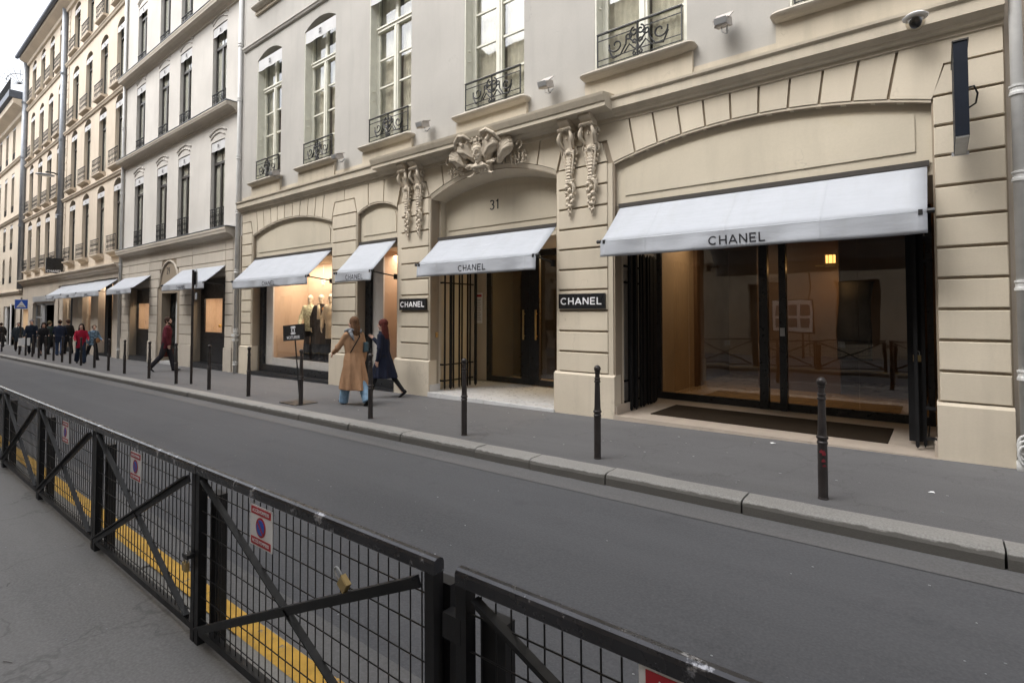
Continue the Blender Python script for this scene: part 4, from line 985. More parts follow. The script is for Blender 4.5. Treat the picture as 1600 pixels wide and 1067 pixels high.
# ground floor: shop bays with warm drapes, office door, window
bays = [(-42.0, -38.95), (-38.35, -32.40), (-31.80, -30.75)]
gh = [rect(-41.3, -30.5, -1.3, 3.30), rect(-48.3, -42.2, -1.3, 2.34), rect(-51.4, -49.7, .15, 1.95)]
MB().sheet(rect(X7L, X7R, -1.6, 3.94), gh, .03, .34).build('ground_floor_wall', 's27g', B27)
for k in range(9): MB().box(-29.95, -29.47, .0, .05, .2+.38*k, .2+.38*k+.35, .006).build('stone_block', 's29g', B27)
MB().box(-29.98, -29.46, -.03, .04, -.6, .18).build('plinth', 's29g', B27)
for (a, b, m_) in ((-41.3, -40.4, 's27g'), (-38.2, -36.2, 's27g'), (-34.6, -33.3, 's27g'), (-30.95, -30.5, 's27g')):
    MB().box(a, b, .08, .36, -.9, 3.3).build('shop_pier', m_, B27)
for (a, b) in ((-38.95, -38.4), (-32.4, -31.9)): MB().box(a, b, .15, .30, -.9, 3.3).build('mullion', 'blackmatt', B27)
MB().box(-41.3, -30.5, .10, .38, -1.0, gz(-33)+.13).build('shopfront_step', 'blackmatt', B27)
MB().box(-40.4, -30.9, .26, .266, -.4, 3.2).build('shop_window_pane', 'glasslit', B27)
dr = MB(); v, f = [], []
n = 120
for i in range(n+1): x = -40.4+9.5*i/n; y = .62+.035*math.sin(i*1.35)+.02*math.sin(i*.61); v += [(x, y, -.6), (x, y, 3.2)]
for i in range(n): f.append((i*2, i*2+2, i*2+3, i*2+1))
dr.add(v, f); dr.build('drape', 'peach', B27, smooth=True)
MB().box(-40.4, -30.9, 1.0, 1.1, -.8, 3.3).build('interior_wall', 'peach', B27)
MB().box(-40.4, -30.9, .34, 1.1, 3.2, 3.3).build('shop_ceiling', 'lining', B27)
area_light('shop_light', (-36, .45, 3.15), (0, 0, 0), 8.8, .14, 55, (1, .84, .66))
of = MB(); of.box(-48.3, -48.2, .2, .3, -.8, 2.3); of.box(-46.3, -45.6, .2, .3, -.8, 1.35); of.box(-46.3, -45.6, .2, .3, 1.35, 2.3); of.box(-48.2, -46.3, .22, .28, 1.35, 1.45); of.box(-48.3, -42.2, .2, .3, 2.2, 2.34); of.box(-42.9, -42.2, .2, .3, -.8, 2.2); of.build('shopfront_frame', 'signgrey', B27)
MB().box(-48.2, -46.3, .24, .25, -.8, 1.35).build('entrance_glazing', 'glassdark', B27)
MB().box(-48.2, -46.3, .24, .25, 1.45, 2.2).build('entrance_glazing', 'glassdark', B27)
MB().box(-47.9, -42.0, -.05, .06, 2.42, 2.78).build('awning_cassette', 'signgrey', B27)
room(B27, -48.3, -42.1, .36, 3.5, -.8, 2.5, 'blackmatt')
room(B27, -51.4, -49.7, .36, 1.6, .15, 1.95, 'peach', 'display_wall')
MB().box(-51.0, -50.1, .6, .9, .15, .95).build('display_box', 'lining', B27)
area_light('shop_light', (-50.5, .8, 1.9), (0, 0, 0), 1.2, .4, 12, (1, .8, .55))

# ================================================================== building 25 and the far end
B25 = thing('apartment_building', (-57, 0, -.8), 'pale tan building with a slate mansard and railed roof balcony at the far end', 'building')
X5L, X5R = -64.5, -51.95
WX5 = [-53.45, -56.8, -59.7, -62.6]
FL5 = [(6.65, 1.95), (9.55, 3.1), (13.75, 2.7)]
hs = [rect(x-.55, x+.55, z, z+h) for z, h in FL5 for x in WX5]+[[(x-.5, 4.0), (x+.5, 4.0)]+arch(x-.5, x+.5, 5.6, 6.1, 8)[::-1] for x in WX5]
hs += [rect(-55.6, -53.9, -1.2, 2.3), rect(-59.1, -56.0, -1.2, 2.2), rect(-62.6, -60.6, .4, 1.6)]
MB().sheet(rect(X5L, X5R, -1.7, 17.3), hs, .03, .36).build('wall', 's25', B25)
for z, h in FL5:
    for x in WX5:
        make_window(B25, x, z, 1.1, h, h*.72, .28, 'dark', rail=(1.08, .5, 'bars'), rail_z=.03, lamb=(1.08, .24, h-.06), curtain='curtain_grey', rail_y=.05, cdepth=.14)
        room(B25, x-.7, x+.7, .365, 1.8, z-.1, z+h+.2)
for x in WX5: make_window(B25, x, 4.0, 1.0, 1.6, 1.1, .28, 'dark', rail=(.98, .5, 'bars'), rail_z=.03, curtain='curtain_grey', rail_y=.05, cdepth=.14); room(B25, x-.6, x+.6, .365, 1.8, 3.9, 6.2)
for z in (3.1, 8.8, 13.2): MB().profile_x([(.05, z), (-.08, z+.04), (-.12, z+.14), (-.16, z+.16), (-.16, z+.24), (.05, z+.28)], X5L, X5R).build('string_course', 's25', B25)
MB().profile_x([(.05, 16.3), (-.15, 16.4), (-.2, 16.6), (-.75, 16.9), (-.8, 17.2), (.05, 17.25)], X5L, X5R+.02).build('eaves_cornice', 's25', B25)
MB().profile_x([(-.80, 17.26), (-1.0, 17.30), (-1.0, 17.75), (-.85, 17.8), (-.1, 17.8), (-.1, 17.26)], X5L, X5R+.0).build('roof_gutter', 'slate', B25)
ms = MB(); ms.add([(X5L, -.1, 17.8), (X5R, -.1, 17.8), (X5R, 1.3, 20.6), (X5L, 1.3, 20.6), (X5R, 8, 21), (X5L, 8, 21), (X5R, 8, -1), (X5L, 8, -1)], [(0, 1, 2, 3), (3, 2, 4, 5), (5, 4, 6, 7)]); ms.build('mansard_roof', 'slate', B25)
rl = MB(); rl.box(X5L, X5R, -.93, -.90, 18.62, 18.66); rl.box(X5L, X5R, -.93, -.90, 17.9, 17.93)
for k in range(84): rl.box(X5L+.15*k, X5L+.15*k+.018, -.925, -.905, 17.8, 18.62)
rl.build('roof_railing', 'iron', B25)
ab = MB()
for k in range(9): a = math.radians(k*20-10); ab.tube([(-52.2, -.4, 18.4), (-52.2-.0, -.4-1.1*math.cos(a), 18.4+1.1*math.sin(a))], .02, 5)
ab.tube([(-52.2, -.4-.75*math.cos(math.radians(k*15)), 18.4+.75*math.sin(math.radians(k*15))) for k in range(12)], .025, 6)
ab.build('spiked_guard', 'iron', B25)
ch = MB(); ch.box(-57.4, -55.4, 2.2, 4.4, 17.9, 23.4); ch.box(-57.5, -55.3, 2.1, 4.5, 23.4, 23.6); ch.build('chimney_stack', 'pvc', B25)
ch = MB(); ch.box(-63.6, -61.0, 2.2, 4.4, 17.9, 21.2)
for k in range(4): ch.lathe([(.16, 21.2), (.13, 21.9)], (-63.2+.6*k, 3, 0), 8)
ch.build('chimney_stack', 'pvc', B25)
MB().box(-53.8, -53.6, .25, .3, -1, 2.3).build('door_frame', 'pvc', B25)
MB().box(-55.6, -53.9, .28, .34, -1.1, 2.3).build('door_leaf', 'pvc', B25)
MB().box(-59.1, -58.2, .1, .2, -1.1, 2.3).build('door_frame', 'pvc', B25); MB().box(-58.2, -56.0, .3, .34, -1.1, 2.2).build('door_leaf', 'pvc', B25)
MB().box(-56.0, -55.6, -.02, .2, -1.1, 2.4).build('door_frame', 'white', B25); MB().box(-62.6, -60.6, .3, .34, .4, 1.6).build('door_leaf', 'dark_frame', B25)
BF = thing('apartment_building', (-78, 0, -1.1), 'beige building continuing the street at the left picture edge', 'building')
MB().sheet(rect(-95, -64.55, -2, 16), [rect(-66.8-3*k, -65.8-3*k, z, z+2) for k in range(9) for z in (2, 6, 10)], .03, .36).build('wall', 's25', BF)
MB().box(-95, -64.55, .37, 8, -2, 16.2).build('outer_shell', 'room', BF)
# neighbour on the right
BR = thing('neighbour_building', (3.2, 0, 0), 'greenish beige wall strip beyond the white downpipe at the right edge', 'building')
MB().box(.61, 14, .14, 8, -.4, 14).build('wall', 's27g', BR)
for k in range(12): MB().box(.86, 13.9, .09, .15, .1+.5*k, .1+.5*k+.47, .01).build('stone_course', 's27g', BR)

# ================================================================== opposite side of the street (reflected in the glass)
def opposite(x0, x1, h, mat, label):
    B = thing('opposite_building', ((x0+x1)/2, -12.5, 0), label, 'building'); hs = []; n = int((x1-x0)/3.1)
    xs = [x0+1.6+(x1-x0-3.2)*i/max(1, n-1) for i in range(n)]
    zs = [z for z in (4.6, 8.2, 11.6, 15.0) if z+2.6 < h]
    for x in xs:
        hs.append(rect(x-.75, x+.75, .5+gz(x), 3.0)); hs += [rect(x-.55, x+.55, z, z+2.2) for z in zs]
    MB().sheet(rect(x0, x1, -2, h), hs, -12.5, -12.8).build('wall', mat, B)
    MB().box(x0, x1, -20, -13.2, -2, h+.3).build('outer_shell', 'room', B)
    fr = MB()
    for x in xs:
        for z in zs:
            hh = 2.2 if z > 1 else 2.4; w_ = .55 if z > 1 else .75; zz = z if z > 1 else .5+gz(x)
            fr.box(x-w_, x-w_+.07, -12.7, -12.64, zz, zz+hh); fr.box(x+w_-.07, x+w_, -12.7, -12.64, zz, zz+hh); fr.box(x-.04, x+.04, -12.7, -12.64, zz, zz+hh); fr.box(x-w_, x+w_, -12.701, -12.64, zz+hh*.66, zz+hh*.66+.06)
    fr.build('window_frames', 'cream', B)['kind'] = 'stuff'
    for z in (3.7, 7.6, h-.5): MB().profile_x([(-12.48, z), (-12.38, z+.1), (-12.2, z+.22), (-12.2, z+.32), (-12.48, z+.36)], x0, x1).build('cornice', mat, B)
opposite(-21.5, -4.2, 15.4, 'sopp', 'beige stone building across the street, mirrored in the shop windows')
opposite(-4.15, 16, 15.5, 'sopp', 'beige building behind the camera, mirrored in the large shopfront')
opposite(-95, -21.55, 17.5, 'sopp2', 'darker stone building across the far part of the street')
nbd = thing('information_board', (-4.6, -11.4, 0), 'glazed street information board on two posts, mirrored in the large shop window', 'board')
b = MB(); b.box(-5.3, -3.9, -11.45, -11.37, .95, 2.2); b.build('board_panel', 'white', nbd)
b = MB(); b.box(-5.36, -3.84, -11.47, -11.455, .9, 2.25); b.box(-5.0, -4.92, -11.45, -11.37, -.1, .95); b.box(-4.28, -4.2, -11.45, -11.37, -.1, .95); b.build('board_frame', 'iron', nbd)
b = MB()
for i in range(3):
    for j in range(2): b.box(-5.2+.45*i, -4.88+.45*i, -11.368, -11.36, 1.1+.5*j, 1.5+.5*j)
b.build('board_notices', 'slate', nbd)

# ================================================================== awnings
def awning(x0, x1, zt, yf, zf, val, label, wordx=None, cap=.105, yt=.06, arms=True, seed=0, zs=0, group='white shop awnings', cloth_name='cloth'):
    r = thing('awning', ((x0+x1)/2, yt, zt), label, 'awning', group)
    # sloping cloth with a slight belly and seams
    mb = MB(); nx, ny = max(10, int((x1-x0)*5)), 8; v, f = [], []; rnd = random.Random(seed)
    for i in range(nx+1):
        for j in range(ny+1):
            t = j/ny; x = x0+(x1-x0)*i/nx
            sag = -.022*math.sin(PI*t)*(.7+.3*math.sin(i*.9+seed))-.006*noise.noise((x*1.5, t*3, seed))
            v.append((x, yt+(yf-yt)*t, zt+(zf-zt)*t+sag))
    k = (nx+1)*(ny+1); v += [(a, b_+.004, c-.006) for a, b_, c in v]
    for i in range(nx):
        for j in range(ny):
            a = i*(ny+1)+j; f.append((a, a+1, a+ny+2, a+ny+1)); f.append((k+a, k+a+ny+1, k+a+ny+2, k+a+1))
    for j in range(ny): a = j; f.append((a, k+a, k+a+1, a+1)); a = nx*(ny+1)+j; f.append((a, a+1, k+a+1, k+a))
    for i in range(nx): a = i*(ny+1)+ny; f.append((a, k+a, k+a+ny+1, a+ny+1))
    mb.add(v, f).build('canopy', cloth_name, r, smooth=True)
    MB().tube([(x0-.01, yf-.005, zf-.012), (x1+.01, yf-.002, zf-.016)], .015, 8).build('front_bar', cloth_name, r, smooth=True)
    # valance hanging from the front bar, a little wavy
    mb = MB(); v, f = [], []; ny = 5; ph = rnd.uniform(0, 6)
    for i in range(nx*2+1):
        x = x0+(x1-x0)*i/(nx*2)
        for j in range(ny+1):
            t = j/ny; q = .020*t*math.sin(x*4.3+ph)+.014*t*math.sin(x*9.7+ph*2)+.018*t*noise.noise((x*2.2, t*2, seed+9))
            v.append((x, yf-.022-q, zf-.02-val*t+.004*math.sin(x*3+ph)*t))
    n2 = nx*2+1
    k = len(v); v += [(a, b_+.005, c) for a, b_, c in v]
    for i in range(nx*2):
        for j in range(ny):
            a = i*(ny+1)+j; f.append((a, a+1, a+ny+2, a+ny+1)); f.append((k+a, k+a+ny+1, k+a+ny+2, k+a+1))
        a = i*(ny+1)+ny; f.append((a, k+a, k+a+ny+1, a+ny+1))
    for j in range(ny): a = j; f.append((a, k+a, k+a+1, a+1)); a = nx*2*(ny+1)+j; f.append((a, a+1, k+a+1, k+a))
    va = mb.add(v, f).build('valance', cloth_name, r, smooth=True)
    if wordx:
        lt = MB()
        def fn(x, z, s_):
            t = (zf-.02-z)/val; q = .020*t*math.sin(x*4.3+ph)+.014*t*math.sin(x*9.7+ph*2)+.018*t*noise.noise((x*2.2, t*2, seed+9))
            return (x, yf-.022-q-.004+.003*s_, z)
        word(lt, 'CHANEL', wordx[0], wordx[1], zf-.02-val*.5-cap*.52, cap, fn, .15); lt.build('lettering', 'letter_black', va, at=W[va.name])
    rb = MB(); rb.box(x0-.02, x1+.02, yt-.03, yt+.05, zt-.015, zt+.05); rb.build('roller_case', 'dark_frame', r)
    if arms:
        for xx in (x0+.06, x1-.06):
            am = MB(); am.tube([(xx, .10, zf-.10), (xx, yf+.02, zf-.02)], .016, 6); am.box(xx-.03, xx+.03, .05, .12, zf-.17, zf-.05); am.box(xx-.02, xx+.02, yf-.03, yf+.03, zf-.05, zf+.01); am.build('arm', 'iron', r)
        for xx in (x0-.03, x1+.03):
            MB().tube([(xx-.035, yf-.005, zf-.01), (xx+.035, yf-.005, zf-.01)], .03, 8).build('end_cap', 'iron', r)
    return r
awning(-4.10, -.09, 3.42, -.55, 2.785, .235, 'widest white awning, over the large dark shopfront at right', (-2.438, -1.722), .118, yt=.10, seed=1)
awning(-8.42, -5.38, 3.24, -.50, 2.675, .25, 'white awning over the arched entrance numbered 31', (-7.245, -6.53), .115, yt=.10, seed=2)
awning(-11.20, -9.80, 3.37, -.62, 2.625, .215, 'narrow white awning between two piers, over the slim display window', (-10.79, -10.10), .115, seed=3)
awning(-16.64, -12.44, 3.34, -.62, 2.625, .215, 'white awning over the lit window with three mannequins', (-14.76, -14.08), .115, seed=4)
awning(-22.30, -18.62, 3.33, -.64, 2.69, .20, 'white awning covering the doorhead and showcase of number 29', (-20.93, -20.12), .11, seed=5)
awning(-29.05, -25.62, 3.30, -.66, 2.69, .20, 'white awning over the dark showcase left of door 29', (-27.6, -26.9), .10, seed=6)
awning(-33.9, -30.0, 3.30, -.68, 2.70, .23, 'rightmost of the three joined awnings on the tan building', (-32.4, -31.8), .10, seed=7)
awning(-37.0, -33.95, 3.28, -.68, 2.70, .23, 'middle of the three joined awnings on the tan building', (-35.8, -35.2), .10, seed=8)
awning(-40.5, -37.05, 3.26, -.68, 2.70, .23, 'leftmost of the three joined awnings on the tan building', (-39.0, -38.4), .10, seed=9)
# ================================================================== folding gates
def gate(xf, y0, y1, z0, z1, label, n, dense, side):
    r = thing('folding_gate', (xf, y0, z0), label, 'gate', 'black folding security gates')
    for i in range(n):
        y = y0+(y1-y0)*i/(n-1); wide = dense or i in (1, n-1)
        xo = xf+side*((.05 if i % 2 else 0) if not dense else random.Random(i).uniform(0, .10)); hw = .030 if wide else .011
        mb = MB(); mb.box(xo-.018, xo+.018, y-hw, y+hw, z0+.03, z1); mb.prism([(xo-.018, z0+.03), (xo, z0-.0), (xo+.018, z0+.03)], y-hw*.6, y+hw*.6)
        mb.prism([(xo-.018, z1), (xo+.018, z1), (xo, z1+.05)], y-hw*.6, y+hw*.6); mb.build('bar', 'blackmatt', r)
    for z in ((z0+.12, z0+.48, z1-.22, z1-.5) if dense else (z0+.17, z0+.52, z1-.30)):
        MB().box(xf-side*.02-.008, xf-side*.02+.008, y0-.02, y1, z, z+.03).build('crossbar', 'blackmatt', r)
        MB().box(min(xf-side*.10, xf), max(xf-side*.10, xf), y0-.05, y0-.02, z, z+.035).build('hinge', 'blackmatt', r)
    return r
gate(-8.50, .36, 1.30, -.0, 2.62, 'open black gate folded against the left wall of entrance 31', 8, False, 1)
gate(-4.20, .50, 1.66, .015, 2.68, 'dense black gate folded at the left end of the large shopfront', 15, True, 1)
rg = gate(-.16, .30, 1.25, .03, 2.78, 'black gate folded at the right end of the large shopfront', 9, True, -1)
MB().box(-.34, -.20, .62, .68, .05, 2.7).build('gate_leaf', 'blackmatt', rg)
pk = thing('padlock', (-.24, .55, 1.12), 'small brass padlock on the gate at the right of the large shopfront', 'padlock')
MB().box(-.28, -.20, .54, .58, 1.06, 1.14).build('lock_body', 'brass', pk); MB().tube([(-.265, .56, 1.14), (-.265, .56, 1.18), (-.24, .56, 1.2), (-.215, .56, 1.18), (-.215, .56, 1.14)], .006, 6).build('shackle', 'signgrey', pk)

# ================================================================== wall signs
def wall_sign(x0, x1, z0, z1, label):
    r = thing('wall_sign', ((x0+x1)/2, -.03, z0), label, 'sign', 'black shop name plates')
    MB().box(x0, x1, -.045, -.002, z0, z1, .005).build('sign_plate', 'black', r)
    m = (x1-x0)*.055; lt = MB(); word(lt, 'CHANEL', x0+m, x1-m, z0+(z1-z0)*.27, (z1-z0)*.46, lambda x, z, s_: (x, -.053+.006*s_, z), .19); lt.build('lettering', 'letter_white', r); return r
wall_sign(-9.565, -8.67, 1.735, 1.99, 'black name plate on the pier left of entrance 31')
wall_sign(-5.235, -4.325, 1.745, 2.0, 'black name plate on the pier between entrance and large shopfront')
# projecting blade near the right edge
bl = thing('projecting_sign', (.2, -.15, 3.44), 'tall dark blue-black blade sign projecting near the right downpipe', 'sign')
MB().box(.150, .262, -.93, -.15, 3.44, 4.40).build('sign_box', 'navy', bl)
b = MB(); b.box(.155, .257, -.925, -.155, 3.425, 3.44); b.box(.13, .28, -.16, -.145, 3.42, 3.46); b.build('bottom_plate', 'signgrey', bl)
b = MB(); b.box(.14, .272, -.94, -.14, 4.40, 4.415); b.build('top_cap', 'dark_frame', bl)
MB().tube([(.262, -.35, 4.1), (.33, -.3, 4.12), (.36, -.25, 4.05), (.345, -.2, 3.96), (.28, -.16, 3.93)], .010, 6).build('cable', 'iron', bl, smooth=True)
b = MB(); b.box(.18, .23, -.15, .0, 3.55, 3.60); b.box(.18, .23, -.15, .0, 4.2, 4.25); b.build('bracket', 'iron', bl)
# projecting sign on 27
ps = thing('projecting_sign', (-40.2, .1, 4.0), 'black square sign with white lettering projecting over the far awnings', 'sign')
MB().box(-40.28, -40.16, -.78, .0, 4.0, 4.87).build('sign_box', 'black', ps)
lt = MB(); word(lt, 'CHANEL', -.74, -.06, 4.05, .13, lambda a, z, s_: (-40.155-.006*s_, a, z), .2); lt.build('lettering', 'letter_white', ps)
# valet sign on the pavement
vs = thing('valet_sign', (-10.1, -2.12, gz(-10.1)), 'leaning black board on a thin pole reading VOITURIER with interlaced C emblem', 'sign', rz=0)
def at_vs(x, y, z): return (x, y, z)
b = MB(); b.box(-10.42, -9.80, -2.38, -1.90, gz(-10.1)+.004, gz(-10.1)+.016); b.build('base_plate', 'iron', vs)
b = MB(); b.tube([(-10.04, -2.15, gz(-10.1)), (-10.22, -2.17, 1.14)], .014, 8); b.build('pole', 'iron', vs)
bd = MB().box(-.40, .40, -.012, .012, -.16, .16).build('board', 'black', vs, local=True)
bd.location = Vector((-10.24, -2.19, 1.27))-W[vs.name]; bd.rotation_euler = (0, math.radians(-4), 0)
em = MB(); double_c(em, 0, .045, .072, lambda x, z, s_: (x*1.15, -.018+.005*s_, z), .30); put(em.mesh('emblem', 'letter_white'), 'emblem', bd)
text_mesh('VOITURIER', 'lettering', 'letter_white', bd, (0, -.016, -.10), (PI/2, 0, 0), .085, 1.2)
# no-parking disc seen from behind, and speed hump sign
ne = thing('road_sign', (-15.58, -2.1, gz(-15.6)), 'round road sign seen from its grey back on a brown pole', 'road sign')
MB().tube([(-15.58, -2.1, gz(-15.6)), (-15.58, -2.1, 2.82)], .032, 10).build('pole', 'bollard', ne)
b = MB(); b.lathe([(.26, -.008), (.275, 0), (.26, .008)], seg=28); d = b.build('disc', 'signgrey', ne, local=True); d.rotation_euler = (PI/2, 0, math.radians(-14)); d.location = Vector((-15.60, -2.02, 2.60))-W[ne.name]
b = MB().box(-.15, .15, -.01, .01, -.09, .09); d = b.build('small_plate', 'signgrey', ne, local=True); d.rotation_euler = (0, 0, math.radians(-14)); d.location = Vector((-15.56, -2.03, 2.12))-W[ne.name]
b = MB(); b.box(-15.64, -15.52, -2.07, -2.03, 2.42, 2.78); b.build('clamp', 'iron', ne)
hs_ = thing('road_sign', (-39.0, -1.95, gz(-39)), 'blue square road sign with white triangle on a brown pole', 'road sign')
MB().tube([(-39.06, -1.95, gz(-39)), (-39.06, -1.95, 2.5)], .035, 8).build('pole', 'bollard', hs_)
MB().box(-39.02, -39.0, -2.24, -1.68, 1.90, 2.42).build('plate_rim', 'white', hs_); MB().box(-39.0, -38.993, -2.215, -1.705, 1.925, 2.395).build('plate', 'blue', hs_)
b = MB(); b.add([(-38.99, -2.16, 1.99), (-38.99, -1.76, 1.99), (-38.99, -1.96, 2.33), (-38.994, -2.16, 1.99), (-38.994, -1.76, 1.99), (-38.994, -1.96, 2.33)], [(0, 1, 2), (3, 5, 4), (0, 2, 5, 3), (1, 4, 5, 2), (0, 3, 4, 1)]); b.build('triangle', 'white', hs_)
b = MB(); b.tube([(-38.986, -2.06+.02*i, 2.02+.045*math.sin(PI*i/10)) for i in range(11)], .012, 6); b.build('hump_symbol', 'letter_black', hs_)

# ================================================================== pipes, lamp, floodlights, camera
def pipe(name, x, y, r, z0, z1, mat, label, collars=(), lean=0, foot=False):
    t = thing(name, (x, y, z0), label, 'downpipe')
    MB().tube([(x, y, z0), (x+lean, y, z1)], r, 14).build('pipe', mat, t, smooth=True)
    for z in collars:
        b = MB(); b.lathe([(r, z-.05), (r*1.28, z-.045), (r*1.28, z-.02), (r*1.12, z), (r*1.12, z+.03), (r*1.28, z+.04), (r*1.28, z+.06), (r, z+.065)], (x, y, 0), 14); b.build('collar', mat, t, smooth=False)
    return t
p1 = pipe('downpipe', .69, -.05, .055, .02, 12, 'pvc', 'white downpipe with collar near the right edge of the picture', (1.0, 1.95, 3.12, 4.05, 6.5))
b = MB()
for i in range(3): b.tube([(.66+.05*math.cos(a), -.12-.012*i, .28-.05*i+.10*math.sin(a)) for a in [k*2*PI/12 for k in range(13)]], .014, 6)
b.box(.60, .80, -.12, .05, -.02, .10); b.build('coiled_outlet', 'pvc', p1, smooth=True)
pipe('downpipe', -17.66, -.05, .062, gz(-17.6), 14, 'pvc', 'white downpipe between buildings 29 and 31', (.05, 1.1, 3.0, 4.9, 6.7, 8.6, 10.4))
b = MB(); b.box(-17.78, -17.54, -.14, -.0, .92, 1.0); b.box(-17.76, -17.56, -.13, 0, .78, .84); b.build('pipe_clamp', 'pvc', bpy.data.objects['downpipe.001'])
pipe('downpipe', -29.40, -.06, .06, gz(-29), 16.9, 'pvc', 'white downpipe between the tan building and number 29', (.0, 3.9, 7.2, 10.2))
pipe('downpipe', -40.75, -.10, .15, 4.0, 20.2, 'zinc', 'thick grey downpipe in the middle of the tan building', (7.5, 12.0, 16.0))
pipe('downpipe', -51.9, -.12, .17, 3.4, 20.3, 'zinc', 'thick grey downpipe at the far end of the tan building', (8.0, 13.0, 17.0))
lp = thing('street_lamp', (-40.9, -.2, 9.8), 'street lamp with flat oval head on a bracket from the tan building', 'street lamp')
MB().tube([(-40.9, -.05, 9.86), (-40.9, -.4, 9.98), (-40.9, -.72, 10.0), (-40.9, -.78, 9.95)], .04, 8).build('bracket_arm', 'iron', lp, smooth=True)
b = MB(); b.ball((-40.9, -.80, 9.80), (.26, .46, .075), 18, 10); b.build('lamp_head', 'zinc', lp, smooth=True)
b = MB(); b.ball((-40.9, -.80, 9.765), (.2, .38, .06), 16, 8); b.build('lamp_glass', 'white', lp, smooth=True)
FLOOD = [(-15.02, 5.72, 0, 'small white floodlight beside the leftmost window rail of number 31'), (-11.83, 5.62, 0, 'white floodlight right of the second upper window of number 31'),
         (-8.64, 5.72, 0, 'white floodlight with raised lid left of the window above the mascaron'), (-5.40, 5.72, 1, 'white floodlight above the right pair of carved consoles'),
         (-2.33, 5.78, 1, 'white floodlight with grille, rightmost on the upper wall')]
for i, (x, z, k, lab) in enumerate(FLOOD):
    t = thing('floodlight', (x, -.2, z), lab, 'floodlight', 'white floodlights on the upper wall')
    def L_(mb, nm, mat, rx=0, loc=(0, 0, 0), rz=0):
        o = mb.build(nm, mat, t, local=True); o.rotation_euler = (rx, 0, rz); o.location = loc; return o
    L_(MB().box(-.10, .10, -.11, .11, -.055, .055, .015), 'housing', 'agedplastic', math.radians(18), (0, 0, 0))
    L_(MB().box(-.115, .115, -.125, .125, -.008, .008), 'lid', 'agedplastic', math.radians(18 if not k else 40), (0, .01, .075 if not k else .09))
    L_(MB().box(-.085, .085, -.006, .006, -.042, .042), 'lens', 'signgrey', math.radians(18), (0, -.12, -.02))
    L_(MB().tube([(.0, .19, -.02), (.02, .12, -.11), (.05, .02, -.12), (.06, 0, -.05)], .010, 6), 'bracket', 'signgrey')
    L_(MB().tube([(-.02, .0, -.06), (-.01, -.0, -.13), (.03, .05, -.15), (.04, .16, -.05), (.03, .2, .0)], .006, 5), 'cable', 'signgrey')
dc = thing('dome_camera', (-.16, -.28, 5.0), 'white dome security camera with hood under the cornice', 'security camera')
b = MB(); b.ball((-.16, -.30, 4.99), (.095, .095, .10), 16, 12); b.build('dome', 'glassdark', dc, smooth=True)
b = MB(); b.ball((-.16, -.30, 4.99), (.06, .06, .07), 12, 10); b.build('lens', 'blackmatt', dc, smooth=True)
b = MB(); v = []
b.loft([(-.16, -.30, 5.095, .04, .04), (-.16, -.30, 5.08, .09, .09), (-.16, -.31, 5.045, .125, .135), (-.16, -.31, 5.035, .12, .13)], 22); b.box(-.21, -.11, -.28, -.12, 5.02, 5.09); b.build('hood', 'white', dc, smooth=False)

# ================================================================== bollards
def bollard_meshes():
    s = [(.044, 0), (.045, .01), (.0405, .02), (.0405, .49), (.046, .50), (.046, .512), (.040, .52), (.040, .535), (.050, .545), (.050, .560), (.040, .568)]
    u = [(.040, .568), (.037, .60), (.030, .89), (.038, .895), (.038, .91), (.031, .915), (.031, .93), (.037, .935), (.037, .945), (.028, .95), (.026, 1.0), (.034, 1.008), (.034, 1.016), (.02, 1.022)]
    return MB().lathe(s, seg=18).mesh('lower_post', 'bollard'), MB().lathe(u, seg=18).mesh('upper_post', 'bollard'), MB().ball((0, 0, 1.052), (.041, .041, .043), 16, 10).mesh('knob', 'bollard', smooth=True)
lo, up, kn = bollard_meshes()
BX = [(-.857, -2.31), (-3.174, -2.31), (-5.32, -2.33), (-7.494, -2.33), (-9.80, -2.27), (-11.935, -2.29), (-13.885, -2.33), (-15.951, -2.33), (-18.2, -2.27), (-20.6, -2.22), (-22.3, -2.22), (-24.2, -2.16),
      (-26.0, -2.16), (-27.6, -2.16), (-28.9, -2.16), (-30.5, -2.14), (-32.0, -2.14), (-33.4, -2.14), (-34.9, -2.12), (-36.5, -2.12), (-38.1, -2.12), (-43.4, -2.1)]
LAB = ['black bollard with red paint mark, in front of the large shopfront', 'black bollard in front of the pier between entrance and large shopfront', 'black bollard in front of the marble entrance step', 'black bollard beside the woman in the camel coat',
       'black bollard standing just behind the leaning valet sign', 'black bollard in front of the white downpipe beside the mannequin window', 'black bollard before the right pier of number 29', 'black bollard just left of the round road sign pole',
       'black bollard just behind the walking man in maroon', 'black bollard in front of the dark showcase left of door 29', 'black bollard before the white downpipe of the tan building', 'black bollard below the rightmost of three joined awnings',
       'black bollard right of the old man in patterned jacket', 'black bollard hiding part of the old man in patterned jacket', 'black bollard touching the woman in the red jacket', 'black bollard between the red jacket woman and the man in blue',
       'black bollard before the man in the blue jacket', 'black bollard right of the woman in black with long hair', 'black bollard left of the woman in black with long hair', 'black bollard in front of the man carrying a white bag', 'black bollard left of the man carrying a white bag',
       'far black bollard by the man at the left picture edge']
rnd = random.Random(3)
